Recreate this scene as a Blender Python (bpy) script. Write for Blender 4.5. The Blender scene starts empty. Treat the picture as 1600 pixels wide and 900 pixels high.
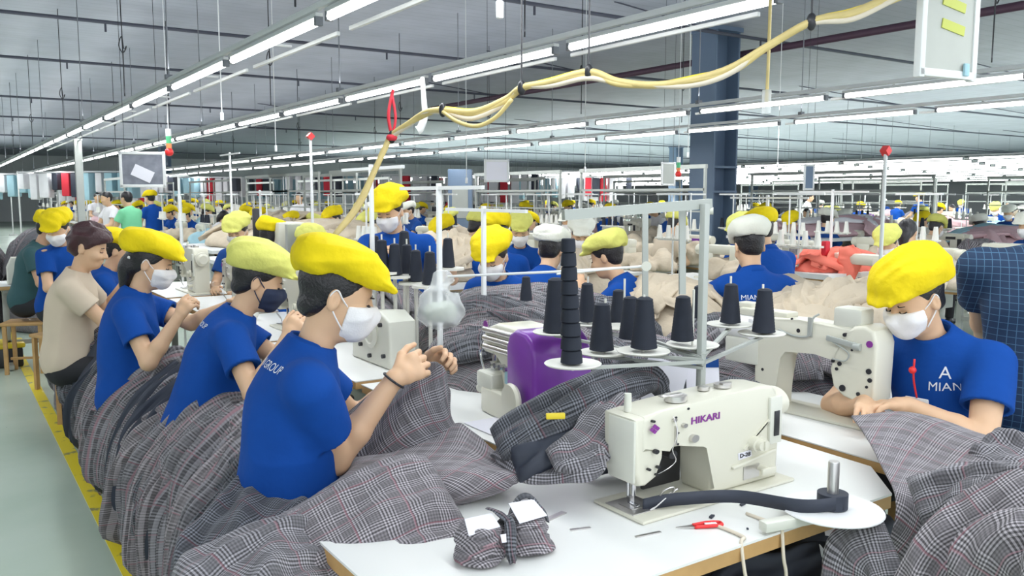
import bpy, bmesh, math, random
import numpy as np
from mathutils import Vector, Matrix, Euler
from mathutils.bvhtree import BVHTree
PI = math.pi
SC = bpy.context.scene
COL = SC.collection

# ---------------------------------------------------------------- camera
FPX, EYE = 1320.0, 1.55
PITCH = math.atan(145.0 / FPX)
YAW = math.atan2(900.0 * math.cos(PITCH), FPX)
cam_data = bpy.data.cameras.new('camera')
cam_data.sensor_width = 36.0
cam_data.lens = 36.0 * FPX / 1600.0
cam_data.clip_start = 0.05
cam_data.clip_end = 400
camera = bpy.data.objects.new('camera', cam_data)
COL.objects.link(camera)
camera.location = (0, 0, EYE)
camera.rotation_euler = (PI / 2 - PITCH, 0, -YAW)
SC.camera = camera
# ---------------------------------------------------------------- world, exposure
SC.view_settings.view_transform = 'Standard'
SC.view_settings.look = 'None'
SC.view_settings.gamma = 1.0
SC.view_settings.use_curve_mapping = False
SC.view_settings.exposure = 0.58
world = bpy.data.worlds.new('world')
SC.world = world
world.use_nodes = True
world.node_tree.nodes['Background'].inputs[0].default_value = (0.86, 0.93, 1.0, 1)
world.node_tree.nodes['Background'].inputs[1].default_value = 1.15
# ---------------------------------------------------------------- lights: the long rows of tubes, plus one added fill row
def area_light(name, x, y0, y1, z, width, power, up=False):
    d = bpy.data.lights.new(name, 'AREA')
    d.shape = 'RECTANGLE'
    d.size = width
    d.size_y = y1 - y0
    d.energy = power
    d.color = (0.93, 0.97, 1.0)
    o = bpy.data.objects.new(name, d)
    COL.objects.link(o)
    o.location = (x, (y0 + y1) / 2, z)
    if up:
        o.rotation_euler = (PI, 0, 0)
    return o
TUBE_ROWS = [(1.42, 2.28), (2.72, 2.28), (5.75, 2.28), (7.40, 2.28)]
FAR_ROWS = [17.5, 19.0, 20.5, 22.2, 24.0, 26.2, 28.7, 31.5, 35.0, 39.0, 44.0]
area_light('tube_or_fill_row_light', -1.25, -1.5, 30, 2.245, 0.05, 190)  # added fill lamp out of view, no fixtures there, brightens the aisle floor
for _x, _z in TUBE_ROWS + [(x_, 2.28) for x_ in FAR_ROWS]:
    _w = 17.0 if _x < 9 else 32.0 if _x < 25 else 48.0
    area_light('tube_or_fill_row_light', _x, -1.5, 46, _z - 0.035, 0.05, _w * 12)
    area_light('tube_row_uplight', _x, -1.5, 46, _z + 0.16, 0.05, _w * (4.5 if _x < 9 else 1.6), up=True)

# ---------------------------------------------------------------- pixel rays -> places in the hall
def _basis():
    fh = np.array([math.sin(YAW), math.cos(YAW), 0]); r = np.array([math.cos(YAW), -math.sin(YAW), 0])
    F = fh * math.cos(PITCH) + np.array([0, 0, -math.sin(PITCH)])
    return r, np.cross(r, F), F
_R, _U, _F = _basis()
_C = np.array([0, 0, EYE])
def _ray(px, py): return _F + _R * (px - 800) / FPX + _U * (450 - py) / FPX
def at_z(px, py, z):
    d = _ray(px, py); return Vector(_C + d * (z - EYE) / d[2])
def at_x(px, py, x):
    d = _ray(px, py); return Vector(_C + d * x / d[0])
def at_d(px, py, depth): return Vector(_C + _ray(px, py) * depth)
# ================================================================ helpers
def link(o, parent=None, world=False):
    COL.objects.link(o)
    if parent is not None:
        o.parent = parent
        if world:
            o.matrix_parent_inverse = Matrix.LocRotScale(parent.location, parent.rotation_euler, parent.scale).inverted()
    return o
def tag(o, label, cat=None, group=None, kind=None):
    if label: o['label'] = label
    if cat: o['category'] = cat
    if group: o['group'] = group
    if kind: o['kind'] = kind
    return o
def thing(name, label, cat, loc=(0, 0, 0), rz=0.0, group=None, scale=1.0):
    o = bpy.data.objects.new(name, None)
    o.empty_display_size = 0.1
    COL.objects.link(o)
    o.location = loc; o.rotation_euler = (0, 0, rz); o.scale = (scale,) * 3
    return tag(o, label, cat, group)
def kids(o): return [c for c in ALLKIDS.get(o.name, [])]
ALLKIDS = {}
def copy_tree(root, loc=None, rz=None, label=None, group=None, scale=None):
    # copies a thing, its parts and their sub-parts
    def rec(o, parent):
        c = o.copy(); COL.objects.link(c)
        if parent is not None: c.parent = parent
        for ch in list(o.children): rec(ch, c)
        return c
    r = rec(root, None)
    if loc is not None: r.location = loc
    if rz is not None: r.rotation_euler = (0, 0, rz)
    if label: r['label'] = label
    if group: r['group'] = group
    if scale: r.scale = (scale,) * 3
    return r
def mesh_np(name, V, Q, mats, parent=None, smooth=True, uv=None, world=False, mat_idx=None):
    V = np.asarray(V, dtype=np.float32); Q = np.asarray(Q, dtype=np.int32)
    me = bpy.data.meshes.new(name)
    n = Q.shape[1]
    me.vertices.add(len(V)); me.vertices.foreach_set('co', V.ravel())
    me.loops.add(Q.size); me.loops.foreach_set('vertex_index', Q.ravel())
    me.polygons.add(len(Q))
    me.polygons.foreach_set('loop_start', np.arange(0, Q.size, n, dtype=np.int32))
    if smooth: me.polygons.foreach_set('use_smooth', np.ones(len(Q), dtype=bool))
    if mat_idx is not None: me.polygons.foreach_set('material_index', np.asarray(mat_idx, dtype=np.int32))
    if uv is not None:
        l = me.uv_layers.new(name='UVMap')
        l.data.foreach_set('uv', np.asarray(uv, dtype=np.float32)[Q.ravel()].ravel())
    me.update(calc_edges=True); me.validate()
    for m in (mats if isinstance(mats, (list, tuple)) else [mats]): me.materials.append(m)
    o = bpy.data.objects.new(name, me)
    return link(o, parent, world)

class MB:
    """collects shapes into one mesh"""
    def __init__(s): s.bm = bmesh.new(); s.mi = 0
    def _fin(s, geom, M):
        bmesh.ops.transform(s.bm, matrix=M, verts=geom)
        fs = set()
        for v in geom:
            for f in v.link_faces: fs.add(f)
        for f in fs: f.material_index = s.mi
    def box(s, c, size, rot=(0, 0, 0), bev=0.0, seg=2):
        g = bmesh.ops.create_cube(s.bm, size=1.0)['verts']
        bmesh.ops.transform(s.bm, matrix=Matrix.Diagonal((*size, 1)), verts=g)
        if bev:
            es = list({e for v in g for e in v.link_edges})
            r = bmesh.ops.bevel(s.bm, geom=es, offset=bev, segments=seg, affect='EDGES', profile=0.5)
            g = list({v for f in r['faces'] for v in f.verts} | {v for v in g if v.is_valid})
            # collect the whole island
            seen = set(g); st = list(g)
            while st:
                v = st.pop()
                for e in v.link_edges:
                    w = e.other_vert(v)
                    if w not in seen: seen.add(w); st.append(w)
            g = list(seen)
        R = rot if isinstance(rot, Matrix) else Euler(rot).to_matrix()
        s._fin(g, Matrix.Translation(c) @ R.to_4x4()); return s
    def bar(s, a, b, w, h=None, bev=0.0):
        a = Vector(a); b = Vector(b); d = b - a
        q = d.to_track_quat('X', 'Z').to_matrix()
        return s.box((a + b) / 2, (d.length, w, h or w), q, bev)
    def cyl(s, a, b, r, r2=None, seg=16, caps=True):
        a = Vector(a); b = Vector(b); d = b - a
        g = bmesh.ops.create_cone(s.bm, cap_ends=caps, segments=seg, radius1=r, radius2=r if r2 is None else r2, depth=d.length)['verts']
        s._fin(g, Matrix.Translation((a + b) / 2) @ d.to_track_quat('Z', 'Y').to_matrix().to_4x4()); return s
    def ball(s, c, r, rot=(0, 0, 0), u=16, v=10):
        g = bmesh.ops.create_uvsphere(s.bm, u_segments=u, v_segments=v, radius=1.0)['verts']
        r = (r, r, r) if isinstance(r, (int, float)) else r
        s._fin(g, Matrix.Translation(c) @ Euler(rot).to_matrix().to_4x4() @ Matrix.Diagonal((*r, 1))); return s
    def lathe(s, prof, c=(0, 0, 0), axis=(0, 0, 1), seg=24):
        A = Vector(axis).to_track_quat('Z', 'Y').to_matrix(); c = Vector(c); rings = []
        for r, z in prof:
            rings.append([s.bm.verts.new(c + A @ Vector((r * math.cos(2 * PI * k / seg), r * math.sin(2 * PI * k / seg), z))) for k in range(seg)])
        for i in range(len(rings) - 1):
            for k in range(seg):
                f = s.bm.faces.new((rings[i][k], rings[i][(k + 1) % seg], rings[i + 1][(k + 1) % seg], rings[i + 1][k])); f.material_index = s.mi
        for rg, fl in ((rings[0], True), (rings[-1], False)):
            try:
                f = s.bm.faces.new(rg[::-1] if fl else rg); f.material_index = s.mi
            except Exception: pass
        return s
    def tube(s, pts, r, seg=8, smooth_n=0):
        P = [Vector(p) for p in pts]
        if smooth_n: P = spline(P, smooth_n)
        n = len(P); rings = []; up = Vector((0, 0, 1)); prev = None
        for i, p in enumerate(P):
            t = (P[min(i + 1, n - 1)] - P[max(i - 1, 0)]).normalized()
            if prev is None:
                a = t.cross(up)
                if a.length < 1e-3: a = t.cross(Vector((1, 0, 0)))
            else: a = prev - t * prev.dot(t)
            a.normalize(); prev = a; b = t.cross(a)
            rr = r(i / (n - 1)) if callable(r) else r
            rings.append([s.bm.verts.new(p + (a * math.cos(2 * PI * k / seg) + b * math.sin(2 * PI * k / seg)) * rr) for k in range(seg)])
        for i in range(n - 1):
            for k in range(seg):
                f = s.bm.faces.new((rings[i][k], rings[i + 1][k], rings[i + 1][(k + 1) % seg], rings[i][(k + 1) % seg])); f.material_index = s.mi
        for rg in (rings[0], rings[-1][::-1]):
            f = s.bm.faces.new(rg); f.material_index = s.mi
        return s
    def prism(s, outline, h0, h1, M=None, bev=0.0, seg=2):
        """outline (x, y) extruded from z=h0 to z=h1, then placed by matrix M"""
        lo = [s.bm.verts.new((x, y, h0)) for x, y in outline]; hi = [s.bm.verts.new((x, y, h1)) for x, y in outline]
        n = len(lo); fs = [s.bm.faces.new(lo[::-1]), s.bm.faces.new(hi)]
        for i in range(n): fs.append(s.bm.faces.new((lo[i], lo[(i + 1) % n], hi[(i + 1) % n], hi[i])))
        g = lo + hi
        if bev:
            es = list({e for f in fs[:2] for e in f.edges})
            r = bmesh.ops.bevel(s.bm, geom=es, offset=bev, segments=seg, affect='EDGES', profile=0.5)
            seen = {v for f in r['faces'] for v in f.verts}; st = list(seen)
            while st:
                v = st.pop()
                for e in v.link_edges:
                    w = e.other_vert(v)
                    if w not in seen: seen.add(w); st.append(w)
            g = list(seen)
        s._fin(g, M if M is not None else Matrix.Identity(4)); return s
    def build(s, name, mats, parent=None, smooth=False, world=False, auto=True):
        me = bpy.data.meshes.new(name)
        bmesh.ops.recalc_face_normals(s.bm, faces=s.bm.faces)
        s.bm.to_mesh(me); s.bm.free()
        for m in (mats if isinstance(mats, (list, tuple)) else [mats]): me.materials.append(m)
        if smooth or auto:
            me.polygons.foreach_set('use_smooth', [True] * len(me.polygons))
            if not smooth: me.set_sharp_from_angle(angle=math.radians(35))
        return link(bpy.data.objects.new(name, me), parent, world)
def spline(P, n):
    """Catmull-Rom through the points, n steps per span"""
    P = [Vector(p) for p in P]; out = []
    Q = [2 * P[0] - P[1]] + P + [2 * P[-1] - P[-2]]
    for i in range(1, len(Q) - 2):
        for k in range(n):
            t = k / n; a, b, c, d = Q[i - 1], Q[i], Q[i + 1], Q[i + 2]
            out.append(0.5 * ((2 * b) + (c - a) * t + (2 * a - 5 * b + 4 * c - d) * t * t + (3 * b - a - 3 * c + d) * t ** 3))
    out.append(P[-1]); return out
def text_mesh(txt, size, name='lettering', depth=0.0):
    """writing as a mesh lying in XY, centred at 0"""
    cu = bpy.data.curves.new(name, 'FONT'); cu.body = txt; cu.size = size; cu.align_x = 'CENTER'; cu.align_y = 'CENTER'
    cu.extrude = depth; cu.offset = size * .022 if depth else 0.0; cu.resolution_u = 3
    o = bpy.data.objects.new(name, cu); COL.objects.link(o)
    dg = bpy.context.evaluated_depsgraph_get()
    me = bpy.data.meshes.new_from_object(o.evaluated_get(dg)); me.name = name
    bpy.data.objects.remove(o); bpy.data.curves.remove(cu)
    return me

# ---------------------------------------------------------------- materials
MATS = {}
def mat(name, col, rough=0.5, metal=0.0, var=0.0, vscale=8.0, bump=0.0, bscale=60.0, emit=0.0, spec=0.5, alpha=1.0, trans=0.0, sheen=0.0, sss=0.0):
    if name in MATS: return MATS[name]
    m = bpy.data.materials.new(name); m.use_nodes = True; N = m.node_tree.nodes; L = m.node_tree.links
    b = N['Principled BSDF']
    c = (*col, 1)
    b.inputs['Base Color'].default_value = c; b.inputs['Roughness'].default_value = rough; b.inputs['Metallic'].default_value = metal
    b.inputs['Specular IOR Level'].default_value = spec
    if sheen: b.inputs['Sheen Weight'].default_value = sheen
    if sss:
        b.inputs['Subsurface Weight'].default_value = sss; b.inputs['Subsurface Scale'].default_value = 0.01
        b.inputs['Subsurface Radius'].default_value = (1, .35, .2)
    if alpha < 1: b.inputs['Alpha'].default_value = alpha
    if trans: b.inputs['Transmission Weight'].default_value = trans
    if emit:
        b.inputs['Emission Color'].default_value = c; b.inputs['Emission Strength'].default_value = emit
    tc = N.new('ShaderNodeTexCoord')
    n = N.new('ShaderNodeTexNoise'); n.inputs['Scale'].default_value = vscale; n.inputs['Detail'].default_value = 4
    L.new(tc.outputs['Object'], n.inputs['Vector'])
    if var:
        mx = N.new('ShaderNodeMix'); mx.data_type = 'RGBA'
        mx.inputs['A'].default_value = tuple(max(0, x * (1 - var)) for x in col) + (1,)
        mx.inputs['B'].default_value = tuple(min(1, x * (1 + var)) for x in col) + (1,)
        L.new(n.outputs['Fac'], mx.inputs['Factor']); L.new(mx.outputs['Result'], b.inputs['Base Color'])
    if bump:
        n2 = N.new('ShaderNodeTexNoise'); n2.inputs['Scale'].default_value = bscale; n2.inputs['Detail'].default_value = 3
        L.new(tc.outputs['Object'], n2.inputs['Vector'])
        bp = N.new('ShaderNodeBump'); bp.inputs['Strength'].default_value = bump; bp.inputs['Distance'].default_value = 0.01
        L.new(n2.outputs['Fac'], bp.inputs['Height']); L.new(bp.outputs['Normal'], b.inputs['Normal'])
    MATS[name] = m
    return m
def plaid(name, tint=(1, 1, 1), gain=1.0, period=0.0075, block=0.055, lo=0.07, hi=0.52, crease=0.45):
    """glen check woven from the sheet's own UV (metres)"""
    m = bpy.data.materials.new(name); m.use_nodes = True; N = m.node_tree.nodes; L = m.node_tree.links
    b = N['Principled BSDF']; b.inputs['Roughness'].default_value = 0.9; b.inputs['Specular IOR Level'].default_value = 0.15
    b.inputs['Sheen Weight'].default_value = 0.12
    uv = N.new('ShaderNodeUVMap'); sp = N.new('ShaderNodeSeparateXYZ'); L.new(uv.outputs[0], sp.inputs[0])
    def mth(op, a, c=None):
        n = N.new('ShaderNodeMath'); n.operation = op
        for i, v in enumerate((a, c)):
            if v is None: continue
            if isinstance(v, (int, float)): n.inputs[i].default_value = v
            else: L.new(v, n.inputs[i])
        return n.outputs[0]
    def wave(c, per, thr=0.5):
        return mth('GREATER_THAN', mth('FRACT', mth('DIVIDE', c, per)), thr)
    U, W = sp.outputs['X'], sp.outputs['Y']
    fu, fv = wave(U, period), wave(W, period)
    bu, bv = wave(U, block, 0.45), wave(W, block * 1.15, 0.45)
    # thread brightness in each direction: crisp pairs inside the blocks, soft outside
    tu = mth('ADD', mth('MULTIPLY', fu, mth('ADD', mth('MULTIPLY', bu, 0.75), 0.25)), mth('MULTIPLY', mth('SUBTRACT', 1.0, bu), 0.25))
    tv = mth('ADD', mth('MULTIPLY', fv, mth('ADD', mth('MULTIPLY', bv, 0.75), 0.25)), mth('MULTIPLY', mth('SUBTRACT', 1.0, bv), 0.25))
    s = mth('MULTIPLY', mth('ADD', tu, tv), 0.5)
    cr = N.new('ShaderNodeValToRGB'); L.new(s, cr.inputs[0]); e = cr.color_ramp.elements
    e[0].color = tuple(lo * gain * t for t in tint) + (1,); e[0].position = 0.1
    e[1].color = tuple(hi * gain * t for t in tint) + (1,); e[1].position = 0.95
    k = e.new(0.45); k.color = tuple(0.20 * gain * t for t in tint) + (1,)
    red = mth('MAXIMUM', wave(U, block * 2, 0.965), wave(W, block * 2.3, 0.965))
    mx = N.new('ShaderNodeMix'); mx.data_type = 'RGBA'; L.new(mth('MULTIPLY', red, 0.55), mx.inputs['Factor'])
    L.new(cr.outputs[0], mx.inputs['A']); mx.inputs['B'].default_value = (0.30 * gain, 0.12 * gain, 0.15 * gain, 1)
    L.new(mx.outputs['Result'], b.inputs['Base Color'])
    mp = N.new('ShaderNodeMapping'); mp.inputs['Scale'].default_value = (30, 5, 1); L.new(uv.outputs[0], mp.inputs['Vector'])
    nz = N.new('ShaderNodeTexNoise'); nz.inputs['Scale'].default_value = 1.0; nz.inputs['Detail'].default_value = 5; nz.inputs['Distortion'].default_value = 1.0; L.new(mp.outputs[0], nz.inputs['Vector'])
    bp = N.new('ShaderNodeBump'); bp.inputs['Strength'].default_value = crease; bp.inputs['Distance'].default_value = 0.03; L.new(nz.outputs['Fac'], bp.inputs['Height']); L.new(bp.outputs['Normal'], b.inputs['Normal'])
    MATS[name] = m
    return m
PLAID = [plaid('plaid_grey', (1.0, 0.96, 1.03), 0.85), plaid('plaid_mauve', (1.04, 0.96, 1.02), 0.95), plaid('plaid_dark', (0.95, 0.98, 1.1), 0.5)]
SOFT = [plaid('soft_plaid_grey', (1.0, 0.96, 1.02), 1.0, .010, .04, .075, .31, .9), plaid('soft_plaid_mauve', (1.05, 0.96, 1.0), 1.15, .010, .045, .085, .33, .9), plaid('soft_plaid_dark', (.95, .97, 1.08), .62, .010, .04, .06, .34, .9)]
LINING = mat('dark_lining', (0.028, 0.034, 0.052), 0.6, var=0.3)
CREAMFAB = mat('cream_fabric', (0.58, 0.49, 0.37), 0.9, var=0.22, vscale=7, bump=0.7, bscale=22)
PINKFAB = mat('pink_fabric', (0.60, 0.40, 0.42), 0.9, var=0.2)
CORAL = mat('coral_fabric', (0.85, 0.20, 0.14), 0.9, var=0.15)
SKIN = mat('skin', (0.68, 0.43, 0.265), 0.5, var=0.08, vscale=14, sss=0.06)
SKIN2 = mat('skin_tan', (0.60, 0.35, 0.22), 0.5, var=0.08, vscale=14)
BLUE = mat('royal_blue_polo_cotton', (0.005, 0.062, 0.31), 0.85, var=0.12, vscale=12, bump=0.55, bscale=13, spec=0.2)
BLUE2 = mat('deep_blue_cotton', (0.012, 0.06, 0.24), 0.85, var=0.15, spec=0.2)
YEL = mat('bright_yellow_cap_cloth', (0.80, 0.61, 0.010), 0.8, var=0.12, vscale=20, bump=0.7, bscale=28, spec=0.2)
LIME = mat('pale_lime_cap_cloth', (0.68, 0.67, 0.17), 0.8, var=0.10, vscale=20, bump=0.7, bscale=28, spec=0.2)
WCAP = mat('off_white_cap_cloth', (0.78, 0.78, 0.68), 0.8, var=0.08, bump=0.2, bscale=90)
MASKW = mat('white_mask_fabric', (0.82, 0.80, 0.80), 0.8, bump=0.15, bscale=200)
MASKN = mat('navy_mask_fabric', (0.02, 0.03, 0.07), 0.8)
HAIR = mat('black_hair', (0.012, 0.010, 0.012), 0.35, var=0.4, vscale=30, bump=0.4, bscale=120)
HAIRB = mat('reddish_brown_hair', (0.055, 0.022, 0.025), 0.4, var=0.4, vscale=30, bump=0.4, bscale=120)
BEIGE = mat('beige_shirt_cotton', (0.60, 0.50, 0.38), 0.85, var=0.08)
REDC = mat('red_cloth', (0.62, 0.03, 0.05), 0.8, var=0.1)
GREENC = mat('mint_green_cloth', (0.20, 0.62, 0.34), 0.8, var=0.1)
DGREEN = mat('dark_green_cloth', (0.03, 0.09, 0.10), 0.8, var=0.1)
WHITEC = mat('white_cloth', (0.75, 0.74, 0.76), 0.8, var=0.1)
LBLUE = mat('light_blue_cloth', (0.35, 0.55, 0.62), 0.8, var=0.1)
PANTS = mat('black_trousers', (0.018, 0.018, 0.022), 0.8, var=0.2)
TAN = mat('tan_trousers', (0.36, 0.26, 0.20), 0.85, var=0.2)
IVORY = mat('ivory_machine_enamel', (0.68, 0.66, 0.55), 0.28, var=0.03, vscale=6)
IVORY2 = mat('ivory_machine_plastic', (0.66, 0.66, 0.58), 0.4, var=0.04)
STEEL = mat('brushed_steel', (0.62, 0.60, 0.58), 0.28, 0.9, var=0.1)
CHROME = mat('dull_chrome', (0.7, 0.7, 0.72), 0.2, 0.95)
DARKM = mat('dark_metal', (0.05, 0.05, 0.055), 0.4, 0.6, var=0.2)
BLACKP = mat('black_plastic', (0.02, 0.02, 0.024), 0.4)
PURPLE = mat('purple_enamel', (0.20, 0.045, 0.36), 0.28, var=0.05)
PURPLEINK = mat('purple_ink', (0.22, 0.03, 0.26), 0.5)
TABLE = mat('white_laminate', (0.80, 0.80, 0.77), 0.35, var=0.03, vscale=3)
PLY = mat('plywood_edge', (0.52, 0.31, 0.12), 0.6, var=0.25, vscale=14)
FRAME = mat('grey_painted_steel', (0.40, 0.42, 0.39), 0.45, 0.1, var=0.06)
WFRAME = mat('white_painted_steel', (0.74, 0.75, 0.74), 0.45, var=0.05)
THREAD = mat('navy_thread', (0.010, 0.014, 0.026), 0.75, var=0.3, vscale=30)
WTHREAD = mat('white_thread', (0.75, 0.74, 0.68), 0.75, var=0.1)
DISC = mat('cream_plastic_disc', (0.70, 0.69, 0.62), 0.4, var=0.04)
WPLAS = mat('white_plastic', (0.85, 0.85, 0.85), 0.35)
PAPER = mat('white_paper', (0.78, 0.77, 0.83), 0.85)
REDP = mat('red_plastic', (0.75, 0.03, 0.03), 0.3)
YROPE = mat('yellow_hose_rubber', (0.62, 0.49, 0.20), 0.5, var=0.25, vscale=20)
YPAINT = mat('yellow_plastic', (0.80, 0.62, 0.03), 0.45)
CREAMCORD = mat('cream_cord', (0.70, 0.62, 0.50), 0.7)
TUBE = mat('lit_tube', (1.0, 1.0, 1.0), 0.4, emit=5.0)
TUBE.cycles.emission_sampling = 'NONE'
GREENL = mat('green_signal_plastic', (0.08, 0.45, 0.20), 0.4)
CLEARBAG = mat('clear_polythene', (0.92, 0.94, 0.94), 0.25, trans=0.0, alpha=0.33)
BLUESTEEL = mat('blue_grey_painted_column', (0.14, 0.20, 0.29), 0.5, var=0.12, vscale=2)
# ================================================================ implicit surfaces (for bodies, clothing, soft things)
def sines(P, seed, freq, n=5):
    rg = np.random.RandomState(seed); out = 0
    for _ in range(n):
        k = rg.normal(size=3); k *= freq * rg.uniform(0.6, 1.4) / np.linalg.norm(k)
        out = out + np.sin(P[0] * k[0] + P[1] * k[1] + P[2] * k[2] + rg.uniform(0, 6.28))
    return out / n
class Field:
    def __init__(s, lo, hi, h):
        s.lo = np.array(lo, float); s.h = h
        s.n = np.maximum(4, np.ceil((np.array(hi, float) - s.lo) / h).astype(int) + 1)
        s.v = np.full(tuple(s.n), 1.0, dtype=np.float32)
        s.ax = [(s.lo[i] + h * np.arange(s.n[i])).astype(np.float32) for i in range(3)]
    def _sl(s, lo, hi):
        r = []
        for i in range(3):
            a = int(max(0, math.floor((lo[i] - s.lo[i]) / s.h))); b = int(min(s.n[i], math.ceil((hi[i] - s.lo[i]) / s.h) + 1))
            if b <= a: return None, None
            r.append(slice(a, b))
        P = (s.ax[0][r[0]][:, None, None], s.ax[1][r[1]][None, :, None], s.ax[2][r[2]][None, None, :])
        return tuple(r), P
    def _put(s, sl, d, k, op):
        a = s.v[sl]
        if op == 'sub': 
            d = -d; hh = np.maximum(k - np.abs(a - d), 0) / max(k, 1e-6); s.v[sl] = np.maximum(a, d) + hh * hh * k / 4
        else:
            hh = np.maximum(k - np.abs(a - d), 0) / max(k, 1e-6); s.v[sl] = np.minimum(a, d) - hh * hh * k / 4
    def capsule(s, a, b, r1, r2=None, k=0.02, op='add', flat=None):
        """round cone; flat=(axis, factor) squeezes it along a direction"""
        r2 = r1 if r2 is None else r2; a = np.array(a, float); b = np.array(b, float); m = max(r1, r2) + k + 3 * s.h
        sl, P = s._sl(np.minimum(a, b) - m, np.maximum(a, b) + m)
        if sl is None: return s
        d = b - a; L2 = max(float(d @ d), 1e-9)
        X, Y, Z = P[0] - a[0], P[1] - a[1], P[2] - a[2]
        t = np.clip((X * d[0] + Y * d[1] + Z * d[2]) / L2, 0, 1)
        qx, qy, qz = X - t * d[0], Y - t * d[1], Z - t * d[2]
        if flat is not None:
            n = np.array(flat[0], float); n /= np.linalg.norm(n); g = (qx * n[0] + qy * n[1] + qz * n[2]) * (flat[1] - 1)
            qx, qy, qz = qx + g * n[0], qy + g * n[1], qz + g * n[2]
        s._put(sl, np.sqrt(qx * qx + qy * qy + qz * qz) - (r1 + (r2 - r1) * t), k, op); return s
    def ell(s, c, r, ax=None, k=0.02, op='add', inf=0.0):
        """ellipsoid with radii r along the rows of ax"""
        c = np.array(c, float); r = np.array(r, float) + inf; m = max(r) + k + 3 * s.h
        sl, P = s._sl(c - m, c + m)
        if sl is None: return s
        A = np.eye(3) if ax is None else np.array(ax, float)
        X, Y, Z = P[0] - c[0], P[1] - c[1], P[2] - c[2]
        u = [(X * A[i][0] + Y * A[i][1] + Z * A[i][2]) for i in range(3)]
        k0 = np.sqrt((u[0] / r[0]) ** 2 + (u[1] / r[1]) ** 2 + (u[2] / r[2]) ** 2) + 1e-6
        k1 = np.sqrt((u[0] / r[0] ** 2) ** 2 + (u[1] / r[1] ** 2) ** 2 + (u[2] / r[2] ** 2) ** 2) + 1e-6
        s._put(sl, k0 * (k0 - 1) / k1, k, op); return s
    def cut(s, p, n, k=0.0):
        """keep the side the normal points away from"""
        n = np.array(n, float); n /= np.linalg.norm(n); p = np.array(p, float)
        d = (s.ax[0][:, None, None] - p[0]) * n[0] + (s.ax[1][None, :, None] - p[1]) * n[1] + (s.ax[2][None, None, :] - p[2]) * n[2]
        s.v = np.maximum(s.v, d).astype(np.float32); return s
    def full(s): return (s.ax[0][:, None, None], s.ax[1][None, :, None], s.ax[2][None, None, :])
    def rough(s, amp, freq, seed=1, ridge=False, stretch=(1, 1, 1)):
        P = s.full(); P = tuple(P[i] * stretch[i] for i in range(3))
        w = sines(P, seed + 7, freq * 0.4, 3) * 1.2
        n = sines((P[0] + w * 0.05, P[1] - w * 0.05, P[2] + w * 0.03), seed, freq, 4)
        if ridge: n = 1 - 2.2 * np.abs(n)
        s.v = (s.v - amp * n).astype(np.float32); return s
    def nets(s):
        v = s.v; ins = v < 0
        c = np.zeros(tuple(np.array(v.shape) - 1), dtype=np.int8)
        for i in (0, 1):
            for j in (0, 1):
                for k in (0, 1): c += ins[i:v.shape[0] - 1 + i, j:v.shape[1] - 1 + j, k:v.shape[2] - 1 + k]
        act = (c > 0) & (c < 8); idx = np.full(act.shape, -1, dtype=np.int32); A = np.argwhere(act); idx[act] = np.arange(len(A))
        acc = np.zeros((len(A), 3)); cnt = np.zeros(len(A))
        cor = [(i, j, k) for i in (0, 1) for j in (0, 1) for k in (0, 1)]
        for p in range(8):
            for q in range(p + 1, 8):
                o1, o2 = np.array(cor[p]), np.array(cor[q])
                if np.abs(o1 - o2).sum() != 1: continue
                B1 = A + o1; B2 = A + o2; v1 = v[B1[:, 0], B1[:, 1], B1[:, 2]]; v2 = v[B2[:, 0], B2[:, 1], B2[:, 2]]
                m = (v1 < 0) != (v2 < 0); t = np.where(m, v1 / np.where(m, v1 - v2, 1), 0)
                acc += m[:, None] * (o1 + t[:, None] * (o2 - o1)); cnt += m
        V = (A + acc / np.maximum(cnt, 1)[:, None]) * s.h + s.lo
        Q = []
        for ax in range(3):
            b, g = (ax + 1) % 3, (ax + 2) % 3
            sh = list(ins.shape); s1 = [slice(None)] * 3; s2 = [slice(None)] * 3
            s1[ax] = slice(0, -1); s2[ax] = slice(1, None)
            i1 = ins[tuple(s1)]; ch = i1 != ins[tuple(s2)]
            E = np.argwhere(ch); E = E[(E[:, b] > 0) & (E[:, g] > 0) & (E[:, b] < sh[b] - 1) & (E[:, g] < sh[g] - 1)]
            if not len(E): continue
            fl = i1[E[:, 0], E[:, 1], E[:, 2]]; qs = []
            for db, dg in ((1, 1), (0, 1), (0, 0), (1, 0)):
                F = E.copy(); F[:, b] -= db; F[:, g] -= dg; qs.append(idx[F[:, 0], F[:, 1], F[:, 2]])
            q = np.stack(qs, 1); q[~fl] = q[~fl][:, ::-1]; Q.append(q)
        return V, np.concatenate(Q)
    def build(s, name, mats, parent=None, world=False, uvs=None):
        V, Q = s.nets()
        uv = None
        if uvs: uv = np.stack([V @ np.array(uvs[0]), V @ np.array(uvs[1])], 1)
        return mesh_np(name, V, Q, mats, parent, True, uv, world)

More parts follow.
